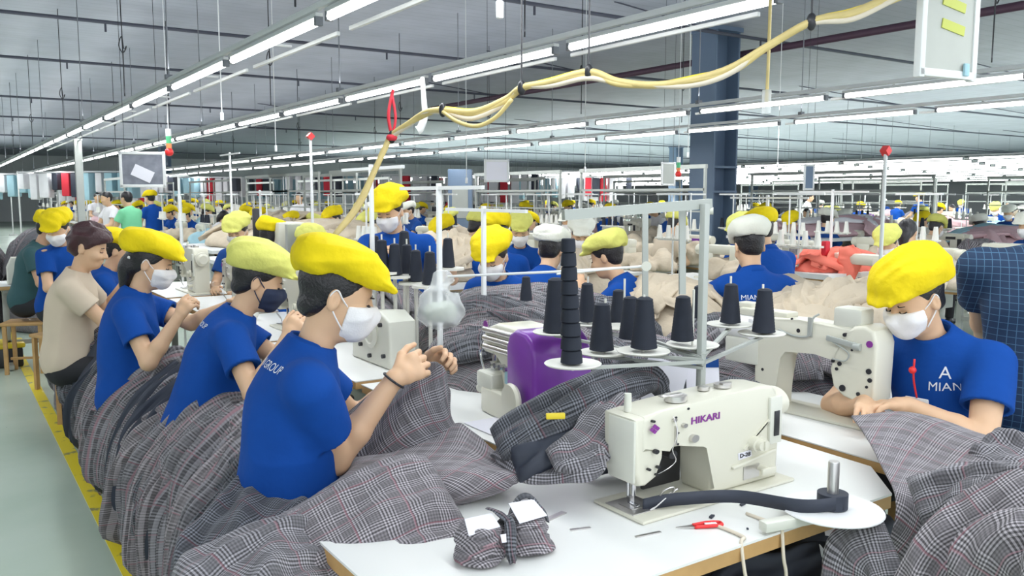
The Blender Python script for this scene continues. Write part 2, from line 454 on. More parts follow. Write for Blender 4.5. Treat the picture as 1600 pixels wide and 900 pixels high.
# ================================================================ people
def vv(*a): return np.array(a, float)
def nrm(a): return a / max(np.linalg.norm(a), 1e-9)
def rot(v, axis, ang):
    return np.array(Matrix.Rotation(ang, 3, Vector(axis)) @ Vector(v))
def two_bone(S, T, l1, l2, pole):
    d = T - S; L = np.linalg.norm(d)
    if L > (l1 + l2) * 0.995: T = S + d / L * (l1 + l2) * 0.995; d = T - S; L = np.linalg.norm(d)
    a = (l1 * l1 - l2 * l2 + L * L) / (2 * L); h = math.sqrt(max(l1 * l1 - a * a, 0)); u = d / L
    p = pole - u * (pole @ u); p = nrm(p)
    return S + u * a + p * h, T
def hand(F, W, d, n, side, curl, h, r=0.0085):
    """palm and five fingers. W wrist, d pointing direction, n palm normal (towards what is held), side +1 puts the thumb on +lateral"""
    d = nrm(d); n = nrm(n - d * (n @ d)); lat = np.cross(n, d) * side
    rr = max(r, h * 1.15)
    F.capsule(W, W + d * 0.03, 0.025, 0.030, 0.012, flat=(n, 1.25))
    K = W + d * 0.082
    F.capsule(W + d * 0.035 + lat * 0.012, K - d * 0.016 + lat * 0.021, 0.021, 0.019, 0.012, flat=(n, 1.5))
    F.capsule(W + d * 0.035 - lat * 0.012, K - d * 0.018 - lat * 0.020, 0.021, 0.018, 0.012, flat=(n, 1.5))
    F.capsule(K + lat * 0.020 - d * .012, K - lat * 0.022 - d * .018, 0.017, 0.015, 0.012, flat=(n, 1.4))
    for i, (o, L, sp) in enumerate(((0.030, 0.068, 0.10), (0.0105, 0.077, 0.03), (-0.0095, 0.071, -0.04), (-0.029, 0.056, -0.12))):
        c = curl[i] if isinstance(curl, (list, tuple)) else curl
        p = K + lat * o - d * (0.004 if i != 3 else 0.012); q = nrm(d + lat * sp)
        ax = np.cross(q, n); f = [0.45, 0.31, 0.24]
        for j in range(3):
            q = rot(q, ax, c * (0.75 if j == 0 else 1.0)); e = p + q * L * f[j]
            F.capsule(p, e, rr * (1.08 - 0.08 * j), rr * (1.0 - 0.08 * j), 0.003); p = e
    p = W + d * 0.025 + lat * 0.022; q = nrm(d * 0.75 + lat * 0.72 + n * 0.30)
    for j, L in enumerate((0.040, 0.032, 0.026)):
        e = p + q * L; F.capsule(p, e, 0.0135 - 0.0022 * j, 0.012 - 0.0022 * j, 0.008 if j == 0 else 0.003); p = e
        q = nrm(q + d * 0.30 - lat * 0.32 + n * 0.14)
def person(label, loc, rz, seat=0.50, lean=0.15, head=(0.0, 0.35, 0.0), hl=(0.42, 0.10, 0.85), hr=(0.42, -0.10, 0.85),
           pole_l=(-0.2, 0.5, -1), pole_r=(-0.2, -0.5, -1), res=0.006, shirt=BLUE, cap=YEL, mask=MASKW, hair=HAIR, pants=PANTS, skin=SKIN,
           hairstyle='short', male=False, stand=False, legs=True, curl=0.55, palm_l=(0.2, -0.6, -0.7), palm_r=(0.2, 0.6, -0.7), bracelet=False,
           cap_shape=None, cap_tilt=0.0, group=None, scale=1.0, bare_ear=True, tw=0.0, hdir_l=None, hdir_r=None, shoulder_w=None, armfat=1.0, forearm=0.0, seed=3, headoff=(0,0,0), hairpin=False, fat=1.0):
    """local frame: +x forward, +y left, z up from the floor"""
    root = thing('person', label, 'person', loc, rz, group, scale)
    sd = vv(math.sin(lean), 0, math.cos(lean)); fw = vv(math.cos(lean), 0, -math.sin(lean)); lt = vv(0, 1, 0)
    P = vv(0, 0, seat + (0.10 if not stand else 0.0))
    lat = rot(lt, (0, 0, 1), tw)
    fw2 = rot(fw, (0, 0, 1), tw)
    N = P + sd * 0.475 + vv(0.01, 0, 0); sw = shoulder_w or (0.185 if male else 0.158)
    SL = N - sd * 0.045 + lat * sw; SR = N - sd * 0.045 - lat * sw
    hy, hp, hroll = head
    f = rot(vv(1, 0, 0), (0, 1, 0), hp); u = rot(vv(0, 0, 1), (0, 1, 0), hp); l = lt
    if hroll:
        u = rot(u, f, hroll); l = rot(l, f, hroll)
    f, u, l = [rot(a, (0, 0, 1), hy) for a in (f, u, l)]
    nd = nrm(sd * 0.6 + u * 0.6 + f * 0.15)
    H = N + nd * 0.100 + u * 0.085 + f * 0.022 + np.array(headoff, float)
    AX = [f, l, u]
    h = res
    ul, fl = (0.285, 0.245) if male else (0.265, 0.232)
    fl += forearm
    hl = np.array(hl, float); hr = np.array(hr, float)
    EL, WL = two_bone(SL, hl, ul, fl, np.array(pole_l, float)); ER, WR = two_bone(SR, hr, ul, fl, np.array(pole_r, float))
    pts = [P, N, H, SL, SR, EL, ER, WL, WR]
    lo = np.min(pts, 0) - 0.24; hi = np.max(pts, 0) + 0.24
    # ---- body: one continuous skin surface
    F = Field(lo, hi, h)
    F.ell(P + sd * 0.30, (0.095, 0.140, 0.20), [fw2, lat, sd], 0.03)
    F.ell(P + sd * 0.05, (0.10, 0.145, 0.13), [fw, lt, sd], 0.05)
    F.capsule(SL - lat * 0.03, SR + lat * 0.03, 0.048, 0.048, 0.05)
    F.capsule(N - sd * 0.04, H - u * 0.045 - f * 0.012, 0.050 if not male else 0.056, 0.047 if not male else 0.053, 0.03)
    for S, E, W, side, pn, hd in ((SL, EL, WL, 1, palm_l, hdir_l), (SR, ER, WR, -1, palm_r, hdir_r)):
        F.capsule(S, E, 0.046 * armfat, 0.037 * armfat, 0.02); F.capsule(E, E + (W - E) * 0.35, 0.037 * armfat, 0.036 * armfat, 0.015)
        F.capsule(E + (W - E) * 0.35, W, 0.036 * armfat, 0.0245, 0.015)
        dd = nrm(W - E) if hd is None else nrm(np.array(hd, float))
        hand(F, W, dd, np.array(pn, float), side, curl, h)
    F.ell(H + u * 0.028 - f * 0.012, (0.094, 0.074, 0.088), AX, 0.02)
    F.ell(H - u * 0.030 + f * 0.022, (0.066, 0.060, 0.078), AX, 0.03)
    F.ell(H - u * 0.085 + f * 0.052, (0.030, 0.034, 0.024), AX, 0.03)
    for sg in (1, -1):
        F.ell(H + f * 0.062 + l * 0.036 * sg - u * 0.030, (0.026, 0.024, 0.022), AX, 0.02)
        F.ell(H + f * 0.092 + l * 0.031 * sg + u * 0.004, (0.014, 0.019, 0.012), AX, 0.012, 'sub')
        F.ell(H - f * 0.012 + l * 0.075 * sg - u * 0.008, (0.016, 0.010, 0.031), [f * .96 + l * .28 * sg, l, u], 0.006)
        F.ell(H - f * 0.006 + l * 0.085 * sg - u * 0.006, (0.008, 0.006, 0.018), AX, 0.004, 'sub')
    F.capsule(H + f * 0.084 + u * 0.005, H + f * 0.104 - u * 0.026, 0.008, 0.011, 0.012)
    F.ell(H + f * 0.090 - u * 0.031, (0.013, 0.017, 0.008), AX, 0.008)
    F.ell(H + f * 0.080 - u * 0.056, (0.014, 0.022, 0.007), AX, 0.008)
    F.ell(H + f * 0.078 - u * 0.067, (0.013, 0.018, 0.007), AX, 0.008)
    body = F.build('body', skin, root)
    if bracelet:
        q = nrm(WR - ER); c = WR - q * 0.005
        a = nrm(np.cross(q, vv(0, 0, 1))); b2 = np.cross(q, a)
        MB().tube([c + (a * math.cos(t) + b2 * math.sin(t)) * 0.0315 for t in np.linspace(0, 2 * PI, 25)], 0.0035, 6).build('bracelet', BLACKP, root, smooth=True)
    # ---- face details
    if res < 0.009:
        fe = MB()
        for sg in (1, -1):
            fe.tube([H + f * (0.090 - 0.010 * abs(t) ** 1.5 * 1.2) + l * sg * (0.031 + 0.014 * t) + u * (0.0215 + 0.002 * (1 - t * t)) for t in np.linspace(-1, 1, 7)], lambda x: 0.0026 * (1 - 0.5 * x), 5)
            fe.tube([H + f * (0.0868 - 0.007 * t * t - 0.003 * t) + l * sg * (0.031 + 0.0125 * t) + u * (0.001 - 0.0035 * (1 - t * t)) for t in np.linspace(-1, 1, 7)], 0.0022, 5)
        fe.build('eyebrows_and_lashes', hair, root, smooth=True)
    # ---- shirt
    S = Field(lo, hi, max(h, 0.005))
    c = 0.014; ft = fat
    S.ell(P + sd * 0.30, ((0.105 + (0.01 if male else 0.012)) * ft, 0.150 * ft + (.012 if male else 0), 0.21), [fw2, lat, sd], 0.03, inf=c)
    S.ell(P + sd * 0.10 + fw * .01, (0.115 * ft, 0.150 * ft, 0.17), [fw, lt, sd], 0.07, inf=c)
    S.ell(P + sd * 0.00, (0.115 * ft, 0.158 * ft, 0.12), [fw, lt, sd], 0.06, inf=c)
    S.capsule(SL - lat * 0.035, SR + lat * 0.035, 0.060, 0.060, 0.06)
    S.capsule(N - sd * 0.05, N + nd * 0.035, 0.066, 0.060, 0.04)
    for A, E, W in ((SL, EL, WL), (SR, ER, WR)):
        pass
    # wrinkles
    S.rough(0.0045, 22, seed, stretch=(1, 1, 1)); S.rough(0.0055, 26, seed + 5, ridge=True, stretch=(1.0, 0.7, 0.75))
    for A, E, W in ((SL, EL, WL), (SR, ER, WR)):
        q = nrm(E - A); fr = nrm(W - E)
        # open sleeve end, arm comes out of it
        cpt = A + q * 0.155
        sl, PP = S._sl(np.minimum(A, cpt) - 0.14, np.maximum(A, cpt) + 0.14)
        X, Y, Z = PP[0] - cpt[0], PP[1] - cpt[1], PP[2] - cpt[2]
        t = X * q[0] + Y * q[1] + Z * q[2]; tc = np.maximum(t, -0.155)
        rx, ry, rz_ = X - tc * q[0], Y - tc * q[1], Z - tc * q[2]; rad = np.sqrt(rx * rx + ry * ry + rz_ * rz_)
        wr_ = 0.0035 * sines((PP[0], PP[1] * .8, PP[2] * .8), seed + 31, 38, 4)
        d_ = rad - (0.063 * armfat + 0.006 * (tc + .155) / .155) - wr_
        d_ = np.maximum(d_, t); d_ = np.maximum(d_, -np.maximum(rad - 0.053 * armfat, -0.014 - t))
        S._put(sl, d_, 0.022, 'add')
    neck = N + nd * 0.050
    S.cut(neck, nd); S.cut(P - sd * (0.085 if not stand else 0.10), -sd)
    S.capsule(N + nd * 0.035, N + nd * 0.10, 0.054, 0.058, 0.002, 'sub')
    so = S.build('shirt', shirt, root)
    # ---- collar, standing band folded over
    cb = MB(); ring = []
    a = nrm(np.cross(nd, fw)); b2 = nrm(np.cross(a, nd)) # a lateral, b2 forward
    npt = 28; rows = []
    for k in range(npt + 1):
        t = 0.30 + (2 * PI - 0.60) * k / npt; dirv = b2 * math.cos(t) + a * math.sin(t)
        base = N + nd * (0.030 - 0.030 * max(0, math.cos(t))) + b2 * 0.004
        rows.append([base + dirv * 0.064 - nd * 0.012, base + dirv * 0.060 + nd * 0.022, base + dirv * 0.066 + nd * 0.026, base + dirv * 0.082 - nd * 0.012, base + dirv * 0.078 - nd * 0.014])
    V = np.array(rows).reshape(-1, 3); Q = []
    for i in range(npt):
        for j in range(5):
            Q.append((i * 5 + j, (i + 1) * 5 + j, (i + 1) * 5 + (j + 1) % 5, i * 5 + (j + 1) % 5))
    if shirt is not BEIGE: mesh_np('collar', V, Q, shirt, so)
    # ---- trousers
    if legs:
        G = Field(P - vv(0.3, 0.32, P[2] - 0.0), P + vv(0.62, 0.32, 0.14), max(h, 0.011))
        G.ell(P - vv(0, 0, .02), (0.125, 0.165, 0.13), None, 0.03)
        for sg in (1, -1):
            hipj = P + vv(0, 0.085 * sg, -0.03)
            if stand:
                kn = P + vv(0.03, 0.10 * sg, -0.42); an = vv(0.0, 0.11 * sg, 0.09)
            else:
                kn = P + vv(0.40, 0.13 * sg, -0.04); an = vv(0.36, 0.14 * sg, 0.10)
            G.capsule(hipj, kn, 0.082, 0.060, 0.03); G.capsule(kn, an, 0.058, 0.050, 0.02)
        G.cut((0, 0, 0.085), (0, 0, -1))
        G.build('trousers', pants, root)
        for sg in (1, -1):
            an = vv(0.0, 0.11 * sg, 0.0) if stand else vv(0.36, 0.14 * sg, 0.0)
            G = Field(an - 0.2, an + vv(0.3, 0.2, 0.2), 0.009)
            G.capsule(an + vv(-0.03, 0, 0.045), an + vv(0.14, 0, 0.035), 0.038, 0.034, 0.02, flat=((0, 0, 1), 1.1)); G.capsule(an + vv(0, 0, 0.05), an + vv(0, 0, 0.11), 0.036, 0.034, 0.02); G.cut((0, 0, 0.001), (0, 0, -1))
            G.build('shoe', BLACKP, root)
    # ---- hair
    hh = max(h, 0.005)
    if hairstyle != 'none':
        G = Field(H - 0.24, H + 0.22, hh)
        G.ell(H + u * 0.032 - f * 0.018, (0.098, 0.079, 0.093), AX, 0.01)
        if hairstyle == 'mop':
            G.ell(H + u * 0.065 - f * 0.008, (0.104, 0.088, 0.082), AX, 0.02); G.ell(H + u * 0.075 + f * 0.062, (0.040, 0.062, 0.034), AX, 0.02); G.ell(H + u * 0.02 - f * 0.06, (0.06, 0.085, 0.08), AX, 0.02); G.rough(0.009, 75, seed + 3, ridge=True, stretch=(1, 1, .6))
        G.ell(H - u * 0.030 - f * 0.048, (0.040, 0.058, 0.040), AX, 0.02)
        if hairstyle == 'bun':
            G.ell(H - u * 0.045 - f * 0.088, (0.048, 0.055, 0.070), AX, 0.02)
            G.ell(H - u * 0.115 - f * 0.080, (0.032, 0.036, 0.055), AX, 0.03)
        if hairstyle == 'low': G.ell(H - u * 0.045 - f * 0.066, (0.028, 0.042, 0.030), AX, 0.02)
        G.rough(0.003, 60, seed + 2, stretch=(1, 1, .5))
        # hairline: clear of the forehead, face and ears
        G.ell(H + f * 0.090 - u * 0.030, (0.088, 0.110, 0.090), AX, 0.008, 'sub')
        G.ell(H + f * 0.020 - u * 0.050, (0.036, 0.120, 0.060), AX, 0.008, 'sub')
        G.build('hair', hair, root)
    # ---- cap
    if cap is not None:
        cs = cap_shape or {}
        ct = cap_tilt
        cu = nrm(rot(u, l, ct)); cf = nrm(rot(f, l, ct)); CA = [cf, l, cu]
        G = Field(H - 0.28, H + 0.30, hh)
        if cs.get('beret'):
            G.ell(H + u * 0.085 - f * 0.045 + l * 0.0, (0.135, 0.120, 0.070), CA, 0.03)
        else:
            G.ell(H + u * 0.092 - f * 0.016, (0.126 * cs.get('len', 1), 0.108, 0.060 * cs.get('hi', 1)), CA, 0.03); G.ell(H + u * 0.108 - f * 0.028, (0.110 * cs.get('len', 1), 0.098, 0.042 * cs.get('hi', 1)), CA, 0.02)
            G.ell(H + u * 0.065 - f * 0.090 * cs.get('len', 1), (0.050, 0.090, 0.050 * cs.get('hi', 1)), CA, 0.04)
        G.capsule(H + u * 0.074 + f * 0.080 + l * 0.045, H + u * 0.074 + f * 0.080 - l * 0.045, 0.022, 0.022, 0.03)
        G.ell(H + u * 0.066 + f * 0.106, (0.038, 0.066, 0.009), [nrm(cf - cu * 0.25), l, nrm(cu + cf * 0.25)], 0.015)
        G.rough(0.0055, 55, seed + 9, ridge=True, stretch=(0.35, 1, 1.3)); G.rough(0.004, 26, seed + 4, ridge=True)
        # lower edge: higher over the brow, lower at the nape
        G.cut(H + u * 0.040, -nrm(cu + cf * 0.0 + f * (-0.12)))
        G.ell(H + u * 0.018 - f * 0.015, (0.103, 0.084, 0.085), AX, 0.003, 'sub')
        G.build('cap', cap, root)
    # ---- mask with ear loops
    if mask is not None:
        G = Field(H - 0.2, H + 0.2, max(h * 0.9, 0.004))
        G.ell(H - u * 0.030 + f * 0.026, (0.072, 0.066, 0.084), AX, 0.02)
        G.capsule(H + f * 0.085 - u * 0.004, H + f * 0.106 - u * 0.026, 0.017, 0.020, 0.03)
        G.ell(H - u * 0.062 + f * 0.075, (0.034, 0.042, 0.042), AX, 0.03)
        for sg in (1, -1): G.ell(H + f * 0.062 + l * 0.036 * sg - u * 0.030, (0.034, 0.032, 0.030), AX, 0.02)
        G.rough(0.0018, 90, seed + 1, ridge=True, stretch=(.4, .4, 1))
        G.cut(H + f * 0.030, nrm(-f * 1.0 + u * 0.0)); G.cut(H + u * 0.001 + f * 0.10, nrm(u * 1.0 - f * 0.20)); G.cut(H - u * 0.118, nrm(-u))
        mo = G.build('face_mask', mask, root)
        for sg in (1, -1):
            MB().tube([H + f * 0.034 + l * sg * 0.060 - u * 0.020, H + f * 0.010 + l * sg * 0.075 - u * 0.000, H - f * 0.012 + l * sg * 0.084 + u * 0.020, H - f * 0.024 + l * sg * 0.080 - u * 0.004,
                       H - f * 0.004 + l * sg * 0.072 - u * 0.038, H + f * 0.034 + l * sg * 0.058 - u * 0.078], 0.0022, 5, 5).build('ear_loop', mask, mo, smooth=True)
    info = dict(root=root, H=H, f=f, u=u, l=l, N=N, P=P, sd=sd, fw=fw2, lat=lat, shirt=so, WL=WL, WR=WR, EL=EL, ER=ER)
    if hairpin:
        MB().box(H - f * .085 + l * -0.045 - u * .0, (0.03, 0.012, 0.012), (0, .5, .6), .003).build('hair_clip', WPLAS, root)
    return info
def print_on(info, txt, size, origin, face, up, material, name='printed_lettering', lift=0.002):
    """lettering laid on the shirt: cast from `origin` along -face (person's own frame)"""
    me = text_mesh(txt, size) if isinstance(txt, str) else txt
    face = Vector(face).normalized(); up = Vector(up); right = up.cross(face).normalized(); up = face.cross(right)
    so = info['shirt']; bvh = BVHTree.FromPolygons([v.co[:] for v in so.data.vertices], [p.vertices[:] for p in so.data.polygons])
    o = Vector(origin)
    bm = bmesh.new(); bm.from_mesh(me)
    bmesh.ops.triangulate(bm, faces=bm.faces)
    bmesh.ops.subdivide_edges(bm, edges=[e for e in bm.edges if e.calc_length() > size * 0.25], cuts=1)
    for v in bm.verts:
        p = o + right * v.co.x + up * v.co.y
        hit = bvh.ray_cast(p, -face)
        v.co = (hit[0] + face * lift) if hit[0] is not None else p - face * 0.1
    bm.to_mesh(me); bm.free()
    me.materials.clear(); me.materials.append(material)
    ob = bpy.data.objects.new(name, me); link(ob, info['root'])
    return ob
# ================================================================ the hall
def floor_mat():
    m = bpy.data.materials.new('green_epoxy_floor'); m.use_nodes = True; N = m.node_tree.nodes; L = m.node_tree.links; b = N['Principled BSDF']
    tc = N.new('ShaderNodeTexCoord'); n = N.new('ShaderNodeTexNoise'); n.inputs['Scale'].default_value = 0.9; n.inputs['Detail'].default_value = 6
    L.new(tc.outputs['Object'], n.inputs['Vector']); cr = N.new('ShaderNodeValToRGB'); e = cr.color_ramp.elements
    e[0].position = 0.3; e[0].color = (0.40, 0.50, 0.40, 1); e[1].position = 0.75; e[1].color = (0.56, 0.64, 0.55, 1)
    L.new(n.outputs['Fac'], cr.inputs[0])
    v = N.new('ShaderNodeTexVoronoi'); v.inputs['Scale'].default_value = 7.0; L.new(tc.outputs['Object'], v.inputs['Vector'])
    ls = N.new('ShaderNodeMath'); ls.operation = 'LESS_THAN'; ls.inputs[1].default_value = 0.035; L.new(v.outputs['Distance'], ls.inputs[0])
    mx = N.new('ShaderNodeMix'); mx.data_type = 'RGBA'; L.new(ls.outputs[0], mx.inputs['Factor']); L.new(cr.outputs[0], mx.inputs['A']); mx.inputs['B'].default_value = (0.10, 0.12, 0.12, 1)
    L.new(mx.outputs['Result'], b.inputs['Base Color']); b.inputs['Roughness'].default_value = 0.27
    return m
def ceil_mat():
    m = bpy.data.materials.new('grey_corrugated_ceiling'); m.use_nodes = True; N = m.node_tree.nodes; L = m.node_tree.links; b = N['Principled BSDF']
    b.inputs['Roughness'].default_value = 0.45
    tc = N.new('ShaderNodeTexCoord'); w = N.new('ShaderNodeTexWave'); w.bands_direction = 'Y'; w.inputs['Scale'].default_value = 1.6; w.inputs['Distortion'].default_value = 0.15; w.wave_profile = 'SAW'
    L.new(tc.outputs['Object'], w.inputs['Vector']); cr = N.new('ShaderNodeValToRGB'); e = cr.color_ramp.elements
    e[0].position = 0.0; e[0].color = (0.30, 0.33, 0.40, 1); e[1].position = 0.12; e[1].color = (0.42, 0.45, 0.53, 1)
    L.new(w.outputs['Fac'], cr.inputs[0])
    n = N.new('ShaderNodeTexNoise'); n.inputs['Scale'].default_value = 2.0; n.inputs['Detail'].default_value = 5; L.new(tc.outputs['Object'], n.inputs['Vector'])
    mx = N.new('ShaderNodeMix'); mx.data_type = 'RGBA'; mx.blend_type = 'MULTIPLY'; mx.inputs['Factor'].default_value = 0.35
    L.new(cr.outputs[0], mx.inputs['A']); L.new(n.outputs['Fac'], mx.inputs['B']); L.new(mx.outputs['Result'], b.inputs['Base Color'])
    bp = N.new('ShaderNodeBump'); bp.inputs['Strength'].default_value = 0.5; bp.inputs['Distance'].default_value = 0.03; L.new(w.outputs['Fac'], bp.inputs['Height']); L.new(bp.outputs['Normal'], b.inputs['Normal'])
    return m
FLOORM, CEILM = floor_mat(), ceil_mat()
WALLM = mat('pale_grey_wall_panel', (0.62, 0.64, 0.66), 0.6, var=0.06, vscale=1.0)
PIPE = mat('dark_grey_pipe', (0.085, 0.09, 0.12), 0.5, 0.2, var=0.1)
MAROON = mat('dull_maroon_pipe', (0.09, 0.045, 0.075), 0.5)
XR, YR, CZ = 62.0, 58.0, 3.9
def slab(name, x0, x1, y0, y1, z0, z1, m):
    o = MB().box(((x0 + x1) / 2, (y0 + y1) / 2, (z0 + z1) / 2), (x1 - x0, y1 - y0, z1 - z0)).build(name, m)
    return tag(o, None, kind='structure')
slab('floor', -4, XR, -5, YR, -0.1, 0.0, FLOORM)
slab('ceiling', -4, XR, -1.6, YR, CZ, CZ + 0.1, CEILM)
slab('wall_back', -4, XR, YR, YR + 0.15, 0, CZ, WALLM)
slab('wall_right', XR, XR + 0.15, -5, YR, 0, CZ, WALLM)
slab('wall_left', -4.15, -4, -1.6, YR, 0, CZ, WALLM)
# worn yellow line along the aisle
lm = bpy.data.materials.new('worn_yellow_line'); lm.use_nodes = True
_N = lm.node_tree.nodes; _L = lm.node_tree.links; _b = _N['Principled BSDF']; _b.inputs['Roughness'].default_value = 0.4
_tc = _N.new('ShaderNodeTexCoord'); _n = _N.new('ShaderNodeTexNoise'); _n.inputs['Scale'].default_value = 9; _n.inputs['Detail'].default_value = 6
_L.new(_tc.outputs['Object'], _n.inputs['Vector']); _cr = _N.new('ShaderNodeValToRGB'); _e = _cr.color_ramp.elements
_e[0].position = 0.36; _e[0].color = (0.30, 0.28, 0.12, 1); _e[1].position = 0.42; _e[1].color = (0.82, 0.66, 0.03, 1)
_L.new(_n.outputs['Fac'], _cr.inputs[0]); _L.new(_cr.outputs[0], _b.inputs['Base Color'])
MB().box((0.575, 22, 0.0012), (0.075, 50, 0.0024)).build('trim_1', lm)['kind'] = 'structure'
# overhead pipes across the hall, hung from the ceiling
for i, y in enumerate([8.1, 11.95, 15.75, 22.0, 27.6, 36, 46]):
    p = MB().cyl((-3.9, y, 3.72), (XR - 0.1, y, 3.72), 0.024, seg=10)
    for k in range(6): p.cyl((-1 + 10 * k + (i % 3) * .6, y, 3.72), (-1 + 8 * k + (i % 3) * .6, y, CZ), 0.010, seg=6)
    for k in range(3): p.cyl((1.9 + 3.9 * k, y, 3.72), (1.9 + 3.9 * k, y, 3.60), 0.014, seg=6)
    p.build('trim_%d' % (i + 2), PIPE)['kind'] = 'structure'
MB().cyl((9.9, -1.5, 3.60), (9.9, 18, 3.60), 0.05, seg=12).build('trim_20', MAROON)['kind'] = 'structure'
for i, x in enumerate(()):
    MB().box((x, 27, 3.74), (0.25, 57, 0.30)).build('trim_%d' % (21 + i), BLUESTEEL)['kind'] = 'structure'
# blue-grey H-section columns
def column(x, y, w=0.46, band=True):
    m = MB(); t = 0.03
    m.box((x - w / 2, y, CZ / 2), (t, w, CZ)).box((x + w / 2, y, CZ / 2), (t, w, CZ)).box((x, y, CZ / 2), (w, t, CZ))
    m.box((x, y, 0.02), (w * 1.3, w * 1.3, 0.04)).box((x, y, CZ - .03), (w * 1.15, w * 1.15, 0.06)).box((x, y, 1.95), (w + .04, w + .02, 0.03)).box((x, y, 1.60), (w + .04, w + .02, 0.03))
    o = m.build('column', BLUESTEEL); o['kind'] = 'structure'
for x, y in ((9.35, 8.6), (30, 12), (30, 30), (9.35, 44), (50, 20), (50, 42)): column(x, y)
# partition panels and racks of hanging garments in front of the far wall
GREYROD = mat('grey_steel_rod', (.22, .23, .25), .5, .3)
def light_fixture(x, y0, y1, z, lit=True):
    yc = (y0 + y1) / 2; L = y1 - y0
    t = thing('tube_light', 'lit white tube light', 'light', (x, yc, z), 0)
    MB().box((0, 0, 0.045), (0.036, L, 0.022), bev=0.004).build('housing', WFRAME, t)
    MB().cyl((0, -L / 2 + 0.02, 0.018), (0, L / 2 - 0.02, 0.018), 0.0175, seg=8).build('tube', TUBE, t)
    for s in (-1, 1): MB().box((0, s * (L / 2 - 0.012), 0.022), (0.036, 0.024, 0.044), bev=0.004).build('end_cap', GREYROD, t)
    return t
def lab(t, **k):
    for a, b in k.items(): t[a] = b
    return t
fx0 = None
n_fix = 0
LROW = {0: ('leftmost overhead row above the seated workers', 2.16, 31, 1.42), 1: ('second overhead row from the left', 2.18, 30, 1.42),
        2: ('third overhead row from the left', 1.2, 30, 1.46), 3: ('fourth overhead row from the left', 1.35, 30, 1.50)}
rows = [(x, z) + LROW[i] for i, (x, z) in enumerate(TUBE_ROWS)]
FN = ['first far overhead row', 'second far overhead row', 'third far overhead row', 'fourth far overhead row', 'fifth far overhead row', 'sixth far overhead row', 'seventh far overhead row', 'eighth far overhead row', 'third most distant overhead row', 'second most distant overhead row', 'most distant overhead row']
rows += [(x_, 2.28, FN[i], 3.5 + i * .6, 15, 2.9) for i, x_ in enumerate(FAR_ROWS)]
ORD = ['nearest', 'second nearest', 'third nearest', 'fourth nearest', 'fifth nearest']
for ri, (x, z, nm, ys, n, pit) in enumerate(rows):
    for k in range(n):
        y0 = ys + k * pit
        if y0 > 54 or (ri >= 2 and k == 0 and ri < 4 and False): continue
        if k < 5 and ri < 4: lb = '%s lit tube light in the %s' % (ORD[k], nm); gp = 'tube lights of the ' + nm
        else: lb = 'small lit tube light receding in the %s' % nm; gp = 'receding tube lights of the ' + nm
        if ri == 4 and k == 0: fx0 = None
        if fx0 is None: f_ = light_fixture(x, y0, y0 + pit - 0.10, z); fx0 = f_; lab(f_, label=lb, group=gp)
        else: f_ = copy_tree(fx0, (x, y0 + pit / 2 - 0.05, z), 0, lb, gp)
        n_fix += 1
    yend = min(ys + n * pit, 56)
    r = thing('ceiling_rail', 'thin continuous steel rail carrying the %s of tube lights' % nm.replace(' above the seated workers', ''), 'rail', (x, ys, z))
    MB().box((0, (yend - ys) / 2, 0.082), (0.030, yend - ys, 0.030), bev=0.005).build('channel', WFRAME, r)
    h0 = MB().cyl((0, 0, 0.09), (0, 0, CZ - z), 0.005, seg=6).box((0, 0, 0.105), (0.05, 0.04, 0.03)).build('hanger_rod', GREYROD, r)
    h0.location.y = 0.02
    for k in range(1, int((yend - ys) / 4.26) + 1):
        h1 = h0.copy(); COL.objects.link(h1); h1.location.y = 0.02 + 4.26 * k
    if ri < 4:
        for k in range(10):
            if k == 0: u0 = u1 = MB().box((0.20, 0, 0.03), (0.020, pit * 0.90, 0.020), bev=.004).box((0.1, 0, 0.06), (.2, .02, .010)).build('unlit_tube', WFRAME, r)
            else: u1 = u0.copy(); COL.objects.link(u1)
            u1.location.y = 0.2 + k * pit + pit / 2
        for k in range(5):
            if k == 0: w0 = w1_ = MB().tube([(0, 0, CZ - z), (0, 0, .62), (0.03, 0, .56), (.0, 0, .50), (-.03, 0, .56), (0, .01, .62), (0, .01, .2), (0, .01, .13)], 0.005, 5, 4).build('coiled_wire', BLACKP, r)
            else: w1_ = w0.copy(); COL.objects.link(w1_)
            w1_.location.y = 1.7 + 4.26 * k
